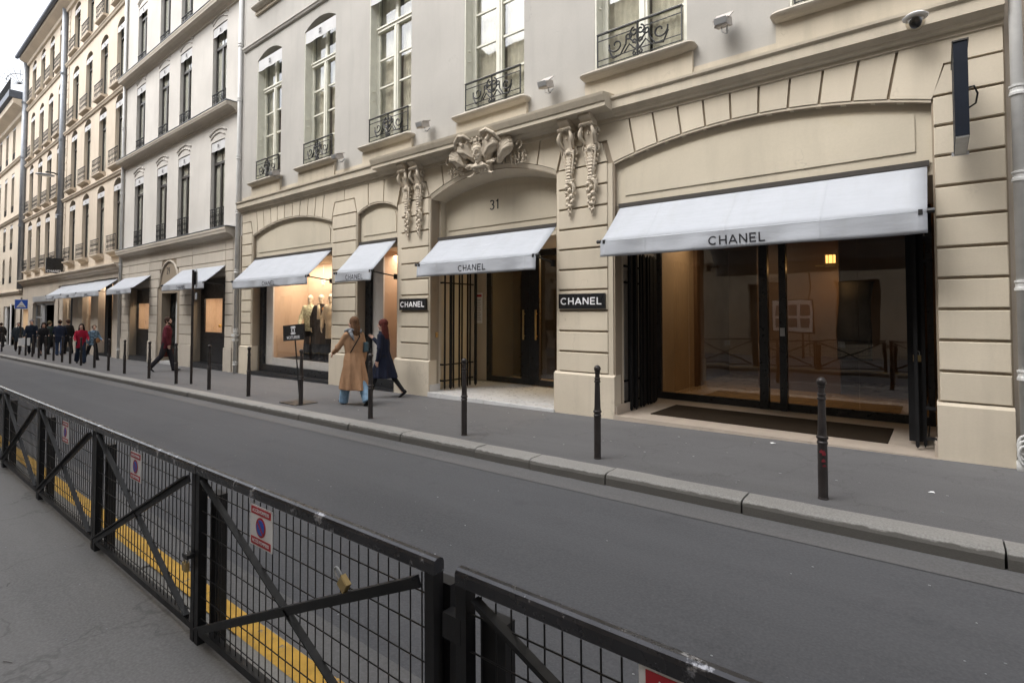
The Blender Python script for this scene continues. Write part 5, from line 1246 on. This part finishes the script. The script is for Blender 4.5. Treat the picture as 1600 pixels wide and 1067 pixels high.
for i, ((x, y), lab) in enumerate(zip(BX, LAB)):
    t = thing('bollard', (x, y, gz(x)-.002), lab, 'bollard', 'black bollards along the far kerb'); t.rotation_euler = (rnd.uniform(-.008, .008), rnd.uniform(-.008, .008), rnd.uniform(0, 6))
    put(lo, 'lower_post', t); put(up, 'upper_post', t); put(kn, 'knob', t)
    if i == 0:
        b = MB()
        for dz, w_, a0 in ((.42, .035, -1.9), (.40, .05, -1.5), (.34, .03, -1.6), (.30, .02, -1.45)):
            vs_ = []
            for k in range(5):
                a = a0+k*.16; vs_ += [(.0492*math.cos(a), .0492*math.sin(a), dz), (.0492*math.cos(a), .0492*math.sin(a), dz+w_*(1-.3*abs(k-2)))]
            b.add(vs_, [(k*2, k*2+2, k*2+3, k*2+1) for k in range(4)])
        p_ = b.build('paint_mark', 'redmark', t, local=True); t.rotation_euler = (0, 0, 0)

# ================================================================== fence
PITCH, PW, PH = 1.81, 1.80, .885
FY = -6.69
def fence_panel():
    t = thing('metal_fence', (0, 0, 0), 'x', 'fence', 'black metal fence panels along the near kerb')
    H = PH
    b = MB(); b.box(0, .042, -.021, .021, -.01, H-.026); b.build('end_post', 'fence', t, local=True)
    b = MB(); b.box(PW-.042, PW, -.021, .021, -.01, H-.026); b.build('end_post', 'fence', t, local=True)
    # rounded top rail
    pr = [(-.022, H-.028), (.022, H-.028), (.022, H+.004), (.017, H+.014), (.007, H+.019), (-.007, H+.019), (-.017, H+.014), (-.022, H+.004)]
    o = MB().profile_x(pr, -.002, PW+.002).build('top_rail', 'rail', t, local=True)
    MB().box(.048, PW-.048, -.018, .018, .05, .085).build('bottom_rail', 'fence', t, local=True)
    b = MB(); b.box(.055, .15, .03, .075, -.02, H-.12); b.build('ground_post', 'fence', t, local=True)
    # braces (angle irons)
    def brace(a, c, nm='brace'):
        b = MB(); a, c = Vector(a), Vector(c); d = (c-a).normalized(); q = Vector((-d.z, 0, d.x))*.019
        v = []
        for p in (a, c):
            v += [p+q, p-q, p-q+Vector((0, .008, 0)), p+q+Vector((0, .008, 0))]
        b.add(v, [(0, 1, 5, 4), (1, 2, 6, 5), (2, 3, 7, 6), (3, 0, 4, 7), (0, 3, 2, 1), (4, 5, 6, 7)]); 
        v = []
        for p in (a, c): v += [p+q+Vector((0, -.022, 0)), p+q*.6+Vector((0, -.022, 0)), p+q*.6, p+q]
        b.add(v, [(0, 1, 5, 4), (1, 2, 6, 5), (2, 3, 7, 6), (3, 0, 4, 7), (0, 3, 2, 1), (4, 5, 6, 7)])
        b.build(nm, 'fence', t, local=True)
    brace((.07, -.012, H-.06), (PW-.10, -.012, .09)); brace((.07, -.030, .09), (PW-.06, -.030, H-.06))
    bv = MB().tube([(0, 0, .085), (0, 0, H-.045)], .0027, 6).mesh('bar', 'fence'); n = int((PW-.10)/.0565)
    for i in range(1, n+1): put(bv, 'bar', t, (.048+.0565*i-.02, .0, 0))
    bh = MB().tube([(.048, 0, 0), (PW-.048, 0, 0)], .0027, 6).mesh('wire', 'fence')
    for k in range(7): put(bh, 'wire', t, (0, -.0072, .135+.108*k-.0))
    return t
fp = fence_panel()
starts = [-1.135, -3.03, -4.84, -6.65, -8.46, -10.27]
FL_ = ['nearest black fence panel with worn rail, cut off by the picture bottom', 'black fence panel with a brass padlock on its brace, left of the gap', 'black fence panel whose sign shows a no-parking disc, third from the right',
       'black fence panel third from the left edge, with a small sign', 'black fence panel near the left edge, left of the third post', 'farthest black fence panel, cut by the left picture edge']
SL = math.atan(.0139); panels = []
for i, xs_ in enumerate(starts):
    if i == 0: q = fp
    else: q = copy_tree(fp)
    panels.append(q)
for q, xs_, lab in zip(panels, starts, FL_):
    q.location = (xs_, FY, gz(xs_)); q.rotation_euler = (0, -SL, 0); q['label'] = lab
# small plates with no-parking disc hung on the mesh
def plate(px, lab, dz=.742, k=1.0):
    t = thing('gate_plate', (px, FY-.014, gz(px)+dz), lab, 'sign', 'access plates wired to the fence'); t.rotation_euler = (0, -SL, 0); t.scale = (k, 1, k)
    MB().box(-.098, .098, -.003, 0, -.088, .088).build('plate', 'white', t, local=True)
    MB().box(-.088, .088, -.0045, -.003, .050, .082).build('red_band', 'red', t, local=True); MB().box(-.088, .088, -.0045, -.003, -.082, -.050).build('red_band', 'red', t, local=True)
    b = MB(); b.lathe([(.043, -.001), (.043, .001)], seg=28); d = b.build('red_ring', 'red', t, local=True); d.rotation_euler = (PI/2, 0, 0); d.location = (0, -.0042, 0)
    b = MB(); b.lathe([(.033, -.001), (.033, .001)], seg=28); d = b.build('blue_disc', 'blue', t, local=True); d.rotation_euler = (PI/2, 0, 0); d.location = (0, -.0056, 0)
    b = MB(); c = .024; b.add([(-c-.004, -.0072, c-.004), (-c+.004, -.0072, c+.004), (c+.004, -.0072, -c+.004), (c-.004, -.0072, -c-.004)], [(0, 3, 2, 1)]); b.build('red_bar', 'red', t, local=True)
    for zz in (.066, -.066): text_mesh('ACCÈS POMPIERS', 'lettering', 'letter_white', t, (0, -.0052, zz), (PI/2, 0, 0), .021, .92, .0004)
    for sx_ in (-.09, .09): MB().tube([(sx_, -.005, .086), (sx_, .006, .10), (sx_, .012, .075)], .002, 5).build('wire_tie', 'signgrey', t, local=True)
plate(-2.35, 'white plate with red bands on the fence panel left of the gap'); plate(-3.98, 'white plate with red bands on the third panel from the right')
plate(-5.71, 'small white plate with red bands on the panel near the left edge'); plate(-.385, 'white plate with red band cut off at the bottom of the picture', .705, 1.75)
# hinge joint in the gap, padlocks
hg = thing('fence_support', (-1.17, FY, 0), 'black steel post and hinge block in the gap between the two nearest fence panels', 'fence post')
b = MB(); b.box(-1.20, -1.125, FY-.022, FY+.02, .67, .745); b.build('hinge_block', 'fence', hg)
b = MB(); b.box(-1.30, -1.215, FY+.026, FY+.07, -.04, .80); b.build('gate_post', 'fence', hg)
def padlock(x, z, lab, y=FY-.05):
    t = thing('padlock', (x, y, z), lab, 'padlock')
    MB().box(-.022, .022, -.011, .011, -.045, .0, .003).build('lock_body', 'brass', t, local=True)
    MB().tube([(-.015, 0, 0), (-.015, 0, .03)]+[(.015*math.cos(math.radians(a)), 0, .03+.015*math.sin(math.radians(a))) for a in range(170, -1, -30)]+[(.015, 0, 0)], .004, 8).build('shackle', 'signgrey', t, local=True, smooth=True); return t
padlock(-3.075, .365, 'brass padlock hanging at the post between two fence panels')
q = padlock(-1.70, .70, 'brass padlock lying tilted on the brace of the fence', FY-.045); q.rotation_euler = (0, math.radians(-55), 0)
b = MB(); b.box(-3.09, -3.03, FY-.06, FY-.02, .39, .41); b.build('lock_hasp', 'fence', panels[1]).location = Vector((0, 0, 0)); bpy.data.objects['lock_hasp'].data.transform(Matrix.Translation(-Vector((starts[1], FY, gz(starts[1])))))

# ================================================================== litter
lit = MB(); rnd = random.Random(11); 
def scrap(x, y, s_, name='paper_scrap', lab='', z=None):
    v = []; n = 7
    z = gz(x)+.006 if z is None else z
    mb = MB()
    for k in range(n): a = 2*PI*k/n; r = s_*rnd.uniform(.5, 1); v.append((x+r*math.cos(a), y+r*.6*math.sin(a), z+rnd.uniform(0, s_*.35)))
    v.append((x, y, z+s_*.4)); mb.add(v, [(k, (k+1) % n, n) for k in range(n)]); o = mb.build(name, 'white', at=(x, y, z)); tag(o, lab, 'litter'); return o
scrap(-1.72, -.35, .05, lab='crumpled white paper on the pavement before the large shopfront')
scrap(-.1, -1.55, .035, lab='white scrap on the pavement right of the red-marked bollard')
for i in range(46):
    x = rnd.choice([rnd.uniform(-14, .5), rnd.uniform(-6, .5)]); y = rnd.uniform(-2.4, -.2); s_ = rnd.uniform(.008, .018)
    lit.ball((x, y, gz(x)+.003), (s_, s_*.8, .002), 7, 3)
for i in range(34):
    x = rnd.uniform(-7, -.8); y = rnd.uniform(-7.7, -6.8); s_ = rnd.uniform(.003, .008); lit.ball((x, y, gz(x)+.003), (s_, s_*.7, .002), 6, 3)
for i in range(70):
    x = rnd.uniform(-10, 1); y = rnd.uniform(-6.0, -3.2); s_ = rnd.uniform(.004, .010); lit.ball((x, y, gz(x)-ROAD_DROP+.003), (s_, s_*.7, .002), 6, 3)
tag(lit.build('litter_specks', 'signgrey'), 'tiny pale specks of dirt and gum scattered on the asphalt', 'litter', kind='stuff')
tw = MB()
for (x, y, l, a) in ((-3.6, -7.35, .05, .3), (-3.1, -7.25, .06, 2.6), (-2.6, -7.3, .045, .1), (-4.6, -7.2, .05, 2.9), (-2.75, -7.02, .035, 1.0)):
    tw.tube([(x, y, gz(x)+.004), (x+l*.5*math.cos(a), y+l*.5*math.sin(a), gz(x)+.009), (x+l*math.cos(a), y+l*math.sin(a)+.01, gz(x)+.004)], .0016, 5)
tag(tw.build('fallen_twigs', 'dark_frame'), 'few dark twigs lying on the near pavement', 'litter', kind='stuff')
# ================================================================== people
def figure(x, y, heading, h, label, top, legs, hair, look=0.0, stride=.35, bend=(.15, .5), arms=((.25, .5, .1), (-.25, .4, .1)), top_len=.72, legs_kind='trousers', hair_len=.0,
           hair_r=1.0, shoe='blackmatt', coat_flare=1.0, detail=1, name='person', skin='skin', group=None, cat='person', zbase=None, extras=None, lean=.03, face=True, sleeves=True, bulk=1.0, closed_top='blackmatt'):
    """standing or walking figure, forward = +Y local; arms: (swing forward, elbow bend, spread)"""
    S = h/1.75
    z0 = gz(x) if zbase is None else zbase
    t = thing(name, (x, y, z0), label, cat, group, rz=math.atan2(-heading[0], heading[1])); t.scale = (S, S, S)
    V3 = Vector
    hip = .93; th, sh_ = .44, .44
    def leg(side, a, b):
        k = V3((side*.085, 0, hip)); kn = k+V3((side*.01, math.sin(a)*th, -math.cos(a)*th)); an = kn+V3((0, math.sin(a-b)*sh_, -math.cos(a-b)*sh_)); return [k, kn, an, a-b]
    L1, L2 = leg(-1, stride, bend[0]), leg(1, -stride, bend[1])
    low = min(L1[2].z, L2[2].z)-.055
    drop = V3((0, 0, -low))
    for Lg in (L1, L2):
        for i in range(3): Lg[i] = Lg[i]+drop
    P = V3((0, 0, .95))+drop; ly = lean
    chest = P+V3((0, ly*.8, .36)); neck = P+V3((0, ly, .50)); hd = P+V3((0, ly*1.1+.012, .67))
    vox = .011 if detail else .017
    # arms
    A = []
    for side, (sw, el, sp) in zip((-1, 1), arms):
        s = chest+V3((side*.160*bulk**.5, 0, .085)); e = s+V3((side*(.05+sp*.2), math.sin(sw)*.29, -math.cos(sw)*.29)); w_ = e+V3((-side*sp*.10, math.sin(sw+el)*.25, -math.cos(sw+el)*.25)); A.append((s, e, w_, sw+el))
    # --- continuous body with head, face and hands
    mb = MB(); B = mb.ball
    mb.limb(P+V3((0, -.005, -.03)), chest+V3((0, -.01, -.04)), .09, .09); mb.limb(chest+V3((-.11, -.005, .05)), chest+V3((.11, -.005, .05)), .055, .055)
    mb.limb(neck+V3((0, 0, -.05)), neck+V3((0, .005, .09)), .055, .05)
    rot = Matrix.Rotation(look, 3, 'Z')
    def H(v): return hd+rot @ V3(v)
    B(H((0, -.008, .03)), (.076, .092, .092)); B(H((0, .022, -.045)), (.056, .062, .066)); B(H((0, .052, -.092)), (.028, .026, .022))
    if face:
        mb.tube([H((0, .085, .025)), H((0, .100, -.012)), H((0, .102, -.030))], [.010, .013, .016], 8)
        B(H((0, .075, -.06)), (.026, .014, .010)); B(H((-.033, .072, .012)), (.018, .014, .012)); B(H((.033, .072, .012)), (.018, .014, .012))
        for sg in (-1, 1): B(H((sg*.077, -.005, -.008)), (.010, .020, .030)); B(H((sg*.042, .055, -.035)), (.022, .022, .022))
    for (k, kn, an, _) in (L1, L2): mb.limb(k, kn, .080, .055); mb.limb(kn, an, .054, .036)
    for (s, e, w_, ang), side in zip(A, (-1, 1)):
        mb.limb(s, e, .048, .038); mb.limb(e, w_, .038, .026)
        d = V3((0, math.sin(ang), -math.cos(ang))); q = V3((side*.012, 0, 0)); nrm = V3((side*-1, 0, 0))
        fw = V3((0, math.cos(ang), math.sin(ang)))           # across the palm
        pm = w_+d*.045; B(pm, (.016, .034, .042), rot=Matrix.Rotation(ang, 3, 'X'))
        for fi, (off, ln) in enumerate(((-.027, .060), (-.009, .072), (.010, .068), (.028, .052))):
            a0 = pm+d*.030+fw*off; a1 = a0+d*ln*.5+nrm*.006; a2 = a1+d*ln*.42+nrm*.020
            mb.tube([a0-d*.012, a1, a2], [.0088, .0080, .0066], 7); B(a2, .0068)
        tb = w_+d*.02+fw*.03; t1 = tb+fw*.022+d*.022+nrm*.006; mb.tube([tb-fw*.008, t1, t1+d*.028+nrm*.008], [.011, .0092, .0072], 7)
    remesh(mb, 'body', skin, t, vox if not detail else .0085, 2)
    if face:
        e = MB()
        for sg in (-1, 1): e.ball(H((sg*.032, .0815, .010)), (.012, .006, .006), 8, 6)
        e.build('eyes', 'blackmatt', t, smooth=True, local=True)
        mo = MB().tube([H((-.022, .086, -.060)), H((0, .091, -.061)), H((.022, .086, -.060))], .004, 6); mo.build('mouth', 'red', t, local=True)
    # --- legs
    if legs:
        g_ = MB()
        g_.limb(P+V3((-.06, 0, -.02)), P+V3((.06, 0, -.02)), .118, .118)
        for (k, kn, an, aa) in (L1, L2):
            fl = 1.0 if legs_kind == 'trousers' else 1.3
            if legs_kind == 'tights': g_.limb(k, kn, .088, .060); g_.limb(kn, an+V3((0, 0, .02)), .060, .042)
            else:
                g_.limb(k, kn, .100, .078); dd = (an-kn).normalized(); g_.tube([kn, kn+(an-kn)*.5, an+dd*.02], [.078, .072*fl, .070*fl], 14); g_.ball(kn, .078)
                for q_ in (.3, .55, .8): g_.ball(kn+(an-kn)*q_+V3((.012, .01, 0)), .068*(1+(fl-1)*q_), 10, 6)
        remesh(g_, 'trousers' if legs_kind != 'tights' else 'tights', legs, t, .013 if detail else .018, 2)
    # --- shoes
    for (k, kn, an, aa) in (L1, L2):
        s_ = MB()
        pitch = max(-.15, min(.9, -aa)) if aa < 0 else -min(.35, aa*.8)
        R_ = Matrix.Rotation(-pitch, 3, 'X')
        for c, r in (((0, .02, -.035), (.040, .060, .032)), ((0, .09, -.040), (.044, .060, .026)), ((0, .145, -.043), (.038, .045, .020)), ((0, -.035, -.02), (.036, .040, .045)), ((0, -.01, .03), (.042, .045, .06))):
            s_.ball(an+R_ @ V3(c), r, 12, 8, rot=R_)
        s_.tube([an+R_ @ V3((0, -.045, -.03)), an+R_ @ V3((0, -.045, -.060))], [.028, .024], 10)
        remesh(s_, 'shoe', shoe, t, .010, 1)
    # --- upper garment: folded loft plus sleeves
    c_ = MB(); hem = P.z+.42-top_len; r = bulk
    rings = [(0, ly*1.05, P.z+.54, .055, .058), (0, ly, P.z+.505, .085, .072), (0, ly, P.z+.475, .145, .088), (0, ly*.9, P.z+.40, .180*r, .115), (0, ly*.8, P.z+.27, .192*r, .128), (0, ly*.4, P.z+.10, .168*r, .120), (0, 0, P.z-.03, (.178 if top_len > .8 else .170)*r*coat_flare, .134*coat_flare)]
    zz = P.z-.03; tot = zz-hem
    if tot > .05:
        m_ = max(3, int(tot/.07))
        for i in range(1, m_+1): q_ = i/m_; rings.append((0, -.01*q_, zz-tot*q_, ((.175+.05*q_) if top_len > .8 else .168)*r*coat_flare, ((.142+.11*q_) if top_len > .8 else .124)*coat_flare))
    c_.loft(rings, 44, .22 if top_len > .8 else .08, 6.5, seed=x)
    if top_len > .85:      # lapel collar and a belt-less waist seam
        c_.tube([(.085*math.cos(a)*1.0, ly+.078*math.sin(a), P.z+.515+.012*math.sin(a)) for a in [k*2*PI/14 for k in range(15)]], .022, 7)
        c_.box(-.11, -.04, .118, .140, P.z+.02, P.z+.05); c_.box(.04, .11, .118, .140, P.z+.02, P.z+.05)
    if sleeves:
        for (s, e, w_, ang), side in zip(A, (-1, 1)):
            c_.limb(s, e, .062, .054); c_.limb(e, w_-(w_-e)*.06, .054, .045)
            c_.ball(s+V3((-side*.01, 0, -.0)), (.068, .068, .066)); c_.ball(e+V3((0, .01, .03)), .055); c_.ball(e+(w_-e)*.4, .053)
    remesh(c_, 'coat' if top_len > .9 else 'jacket', top, t, .012 if detail else .017, 2)
    # --- hair
    if hair:
        hb = MB(); k = hair_r
        hb.ball(H((0, -.022, .045)), (.087*k, .098*k, .094*k), 16, 12); hb.ball(H((0, -.045, -.0)), (.082*k, .070, .085))
        for sg in (-1, 1): hb.ball(H((sg*.062, .005, .03)), (.028, .055, .055))
        if hair_len:
            n = 7
            for i in range(n):
                a = (i-(n-1)/2)/(n-1)*2.6; bx, by = math.sin(a)*.078, -math.cos(a)*.070-.010; 
                hb.tube([H((bx*.8, by*.8, .06)), H((bx*1.08, by*1.15-.005, -.06)), H((bx*1.25, by*1.25-.015, -.06-hair_len*.5)), H((bx*1.1+.01*math.sin(i*3), by*1.1-.02, -.06-hair_len-.02*math.sin(i*5)))], [.035, .036, .036, .016], 8)
        remesh(hb, 'hair', hair, t, .010, 2)
    if extras: extras(t, dict(P=P, chest=chest, neck=neck, H=H, A=A, L1=L1, L2=L2))
    return t
C_ = {}
def CM(name, col, **k):
    if name not in C_: C_[name] = cloth(name, col, **k)
    return C_[name]
camel, jeans = CM('camel_wool', (.34, .20, .115), var=.10), CM('light_denim', (.20, .31, .43), var=.22, scale=14)
brown_hair, dark_hair, red_hair, grey_hair = CM('brown_hair', (.115, .062, .034), var=.35, scale=22), CM('dark_hair', (.025, .016, .012), scale=22), CM('auburn_hair', (.075, .018, .014), var=.3, scale=22), CM('grey_hair', (.20, .18, .16), scale=22)
navy_c, black_c = CM('navy_wool', (.012, .015, .030)), CM('black_cloth', (.016, .016, .018))

def ex_camel(t, d):
    b = MB(); c = d['chest']
    pts = [c+Vector((.15*math.cos(a), .02+.10*math.sin(a), .17+.02*math.sin(a*2))) for a in [i*2*PI/16 for i in range(17)]]
    b.tube(pts, .036, 9); b.tube([c+Vector((-.12, -.07, .16)), c+Vector((-.10, -.135, .06)), c+Vector((-.07, -.14, -.02))], [.04, .035, .015], 8)
    remesh(b, 'scarf', CM('patterned_scarf', (.20, .21, .23), var=.8, scale=30), t, .012, 1)
    b = MB(); b.tube([c+Vector((.16, .06, .14)), c+Vector((.05, -.14, .05)), c+Vector((-.15, -.16, -.25))], .012, 6); b.build('bag_strap', 'blackmatt', t, local=True, smooth=True)
    b = MB(); b.box(.17, .27, -.10, .10, d['P'].z-.02+.12, d['P'].z+.30, .02); remesh(b, 'shoulder_bag', CM('blue_grey_bag', (.07, .11, .13)), t, .012, 2)
    b = MB(); w_ = d['A'][0][2]; b.tube([w_+Vector((0, .05, -.02)), w_+Vector((-.01, .07, -.10))], [.012, .018], 7); b.build('glove', 'skin', t, local=True, smooth=True)
    b = MB(); b.box(-.02, .02, -.158, -.150, d['P'].z-.50, d['P'].z-.05); b.build('back_vent', camel, t, local=True)
    for s in (-1,): pass
figure(-8.98, -1.63, (-1, .12), 1.74, 'woman in long camel coat and light jeans walking away, seen from behind', camel, jeans, brown_hair, look=.45, stride=.29, bend=(.05, .28),
       arms=((.45, .75, .30), (-.10, .25, .12)), top_len=1.04, legs_kind='flare', hair_len=.20, hair_r=1.08, coat_flare=1.13, extras=ex_camel)
figure(-9.30, -.66, (-.86, -.42), 1.70, 'woman with long auburn hair in a navy coat, hand raised to her chin', navy_c, black_c, red_hair, look=0.15, stride=.35, bend=(.05, .30),
       arms=((-.1, .3, .1), (.55, 1.75, .0)), top_len=.90, legs_kind='tights', hair_len=.42, hair_r=1.12, coat_flare=1.05, shoe='blackmatt')
def ex_man(t, d):
    b = MB(); w_ = d['A'][0][2]+Vector((-.02, 0, -.26)); b.box(w_.x-.05, w_.x+.05, w_.y-.17, w_.y+.17, w_.z-.14, w_.z+.12, .02); b.build('handbag', CM('brown_leather', (.085, .022, .016), rough=.5), t, local=True)
    b = MB(); b.tube([w_+Vector((0, -.08, .12)), w_+Vector((0, -.05, .21)), w_+Vector((0, .05, .21)), w_+Vector((0, .08, .12))], .008, 6); b.build('bag_handle', CM('brown_leather', (.085, .022, .016)), t, local=True)
    H = d['H']; b = MB()
    for s in (-1, 1): b.ball(H((s*.045, .045, -.065)), (.030, .035, .035))
    b.ball(H((0, .070, -.092)), (.035, .028, .026)); remesh(b, 'beard', dark_hair, t, .009, 2)
figure(-20.36, -1.12, (.55, .84), 1.84, 'bearded man in maroon jumper walking right with a brown bag', CM('maroon_knit', (.105, .018, .028)), CM('charcoal_trousers', (.028, .026, .030)), CM('dark_brown_hair', (.05, .028, .02), scale=20), look=-.25, stride=.26,
       bend=(.05, .45), arms=((-.18, .15, .15), (.05, .25, .15)), top_len=.62, extras=ex_man, bulk=1.08)
figure(-27.5, -1.85, (.92, -.1), 1.63, 'woman in red jacket with long dark hair walking towards the right', CM('red_jacket', (.30, .012, .035)), CM('dark_jeans', (.022, .032, .055)), dark_hair, look=-.35, stride=.25, bend=(.1, .3),
       arms=((.3, 1.0, .1), (.3, .9, .1)), top_len=.68, legs_kind='flare', hair_len=.22, detail=0, group='pedestrians at the far end')
figure(-29.3, -1.05, (.85, .2), 1.60, 'old man in blue patterned jacket with a tan bag, head bowed', CM('patterned_jacket', (.13, .20, .27), var=.95, scale=14), black_c, CM('grey_brown_hair', (.12, .085, .06), scale=20), look=-.3, stride=.35, bend=(.1, .4),
       arms=((.3, .8, .1), (-.2, .3, .1)), top_len=.62, detail=0, lean=.10, group='pedestrians at the far end',
       extras=lambda t, d: remesh(MB().ball(d['P']+Vector((-.12, .16, .03)), (.15, .07, .12)), 'bag', CM('tan_bag', (.33, .17, .08)), t, .02, 1))
figure(-35.4, -1.0, (-.9, .25), 1.82, 'man in navy jacket and blue jeans seen from behind', CM('navy_jacket', (.016, .022, .042)), CM('mid_denim', (.06, .085, .15), var=.2), dark_hair, stride=.18, bend=(.1, .25), arms=((.3, 1.2, .1), (.2, .9, .1)), top_len=.72, detail=0, bulk=1.15, group='pedestrians at the far end')
figure(-36.4, -.45, (-.9, -.2), 1.84, 'man dressed in black standing beside the shop drapes', black_c, black_c, CM('short_brown_hair', (.07, .04, .03)), stride=.12, bend=(.05, .2), arms=((-.1, .3, .2), (.1, .3, .2)), top_len=.76, detail=0, bulk=1.1, group='pedestrians at the far end')
figure(-36.9, -1.15, (-.6, .7), 1.78, 'person in dark green jacket partly behind the man in navy', CM('dark_green', (.022, .034, .030)), black_c, CM('olive_cap', (.10, .085, .05)), stride=.15, bend=(.1, .2), arms=((.1, .5, .1), (.1, .5, .1)), top_len=.75, detail=0, group='pedestrians at the far end')
figure(-35.3, -1.65, (.97, -.2), 1.70, 'woman in black with long dark wavy hair walking towards the camera', black_c, black_c, dark_hair, stride=.22, bend=(.05, .35), arms=((.3, 1.1, .1), (.2, .9, .1)), top_len=.70, hair_len=.24, hair_r=1.12, detail=0, legs_kind='tights', group='pedestrians at the far end')
def ex_bag(t, d):
    b = MB(); w_ = d['A'][1][2]+Vector((.0, .08, -.26)); b.box(w_.x-.22, w_.x+.22, w_.y-.05, w_.y+.05, w_.z-.2, w_.z+.18); o = b.build('shopping_bag', 'white', t, local=True)
    b = MB(); b.tube([w_+Vector((-.09, 0, .18)), w_+Vector((-.05, 0, .27)), w_+Vector((.05, 0, .27)), w_+Vector((.09, 0, .18))], .008, 6); b.build('bag_handle', 'blackmatt', t, local=True)
figure(-38.3, -1.62, (.95, -.25), 1.86, 'man in navy coat and cap carrying a large white shopping bag', CM('navy_coat', (.014, .02, .034)), CM('dark_trousers', (.025, .024, .03)), CM('grey_cap', (.16, .16, .18)), stride=.2, bend=(.05, .3), arms=((.3, 1.3, .1), (.25, .4, .1)), top_len=.80, detail=0, bulk=1.15, extras=ex_bag, group='pedestrians at the far end')
figure(-43.0, -1.45, (.95, -.15), 1.74, 'grey-haired man in dark jacket and pale collar walking towards the camera', CM('slate_jacket', (.035, .045, .055)), CM('brown_trousers', (.045, .035, .033)), grey_hair, stride=.2, bend=(.05, .3), arms=((.05, .2, .2), (-.05, .2, .2)), top_len=.78, detail=0, bulk=1.12, group='pedestrians at the far end',
       extras=lambda t, d: MB().ball(d['neck']+Vector((0, .065, -.04)), (.03, .02, .06)).build('shirt', 'white', t, local=True, smooth=True))
figure(-51.7, -1.05, (-1, .0), 1.72, 'man in long dark coat at the left picture edge, seen from behind', black_c, black_c, dark_hair, stride=.15, bend=(.05, .3), arms=((.1, .2, .2), (-.1, .2, .2)), top_len=1.0, detail=0, bulk=1.1, group='pedestrians at the far end')

# ---- mannequins in the lit window
DZ = .305
def ex_flower(t, d):
    c = d['chest']; b = MB()
    for k in range(7): a = k*2*PI/7; b.ball(c+Vector((-.14+.03*math.cos(a), .155, .04+.03*math.sin(a))), (.018, .012, .018), 8, 6)
    b.ball(c+Vector((-.14, .165, .04)), .015, 8, 6); b.build('flower_brooch', emit('orange_flower', (.8, .28, .02), .15), t, local=True, smooth=True)
    b = MB(); b.loft([(0, .15, c.z+.16, .03, .02), (0, .155, c.z, .045, .02), (0, .15, c.z-.22, .055, .02), (0, .14, c.z-.24, .05, .02)], 14, .2); b.build('blouse_front', CM('cream_blouse', (.72, .60, .42)), t, local=True, smooth=True)
kw = dict(name='mannequin', skin='manq', cat='mannequin', group='mannequins in the lit window', zbase=DZ, stride=.02, bend=(.0, .0), face=False, hair=None, shoe='blackmatt', lean=.0)
figure(-14.90, .92, (.62, -.78), 1.92, 'mannequin in cream patterned blouse and black skirt, leftmost in the window', CM('print_blouse', (.78, .64, .42), var=.6, scale=26), black_c, arms=((.1, .5, .2), (.1, .6, .2)), top_len=.62, legs_kind='flare', **kw)
figure(-14.28, .90, (.55, -.83), 1.92, 'mannequin in long dark coat with an orange flower, middle of the window', CM('dark_long_coat', (.035, .028, .026)), black_c, arms=((.05, .2, .2), (.05, .2, .2)), top_len=.95, legs_kind='flare', extras=ex_flower, **kw)
figure(-13.72, .88, (.45, -.9), 1.92, 'mannequin in pale beige coat, half hidden by the pier at right', CM('pale_coat', (.74, .62, .44)), black_c, arms=((.05, .2, .2), (.05, .2, .2)), top_len=.80, **kw)
hd_ = thing('hanging_flower_display', (-14.0, 1.1, 2.75), 'pale and yellow paper flowers hanging above the mannequins', 'decoration')
for i, (x, z, c) in enumerate(((-14.75, 2.62, 'manq'), (-14.05, 2.60, 'manq'), (-13.75, 2.86, 'gold'))):
    b = MB()
    for k in range(6): a = k*PI/3; b.ball((x+.07*math.cos(a), 1.25, z+.07*math.sin(a)), (.055, .02, .055), 8, 6)
    b.tube([(x, 1.25, z), (x, 1.25, 3.15)], .003, 4); b.build('paper_flower', c, hd_, smooth=True)

# tidy: gutters of grime where wall meets pavement
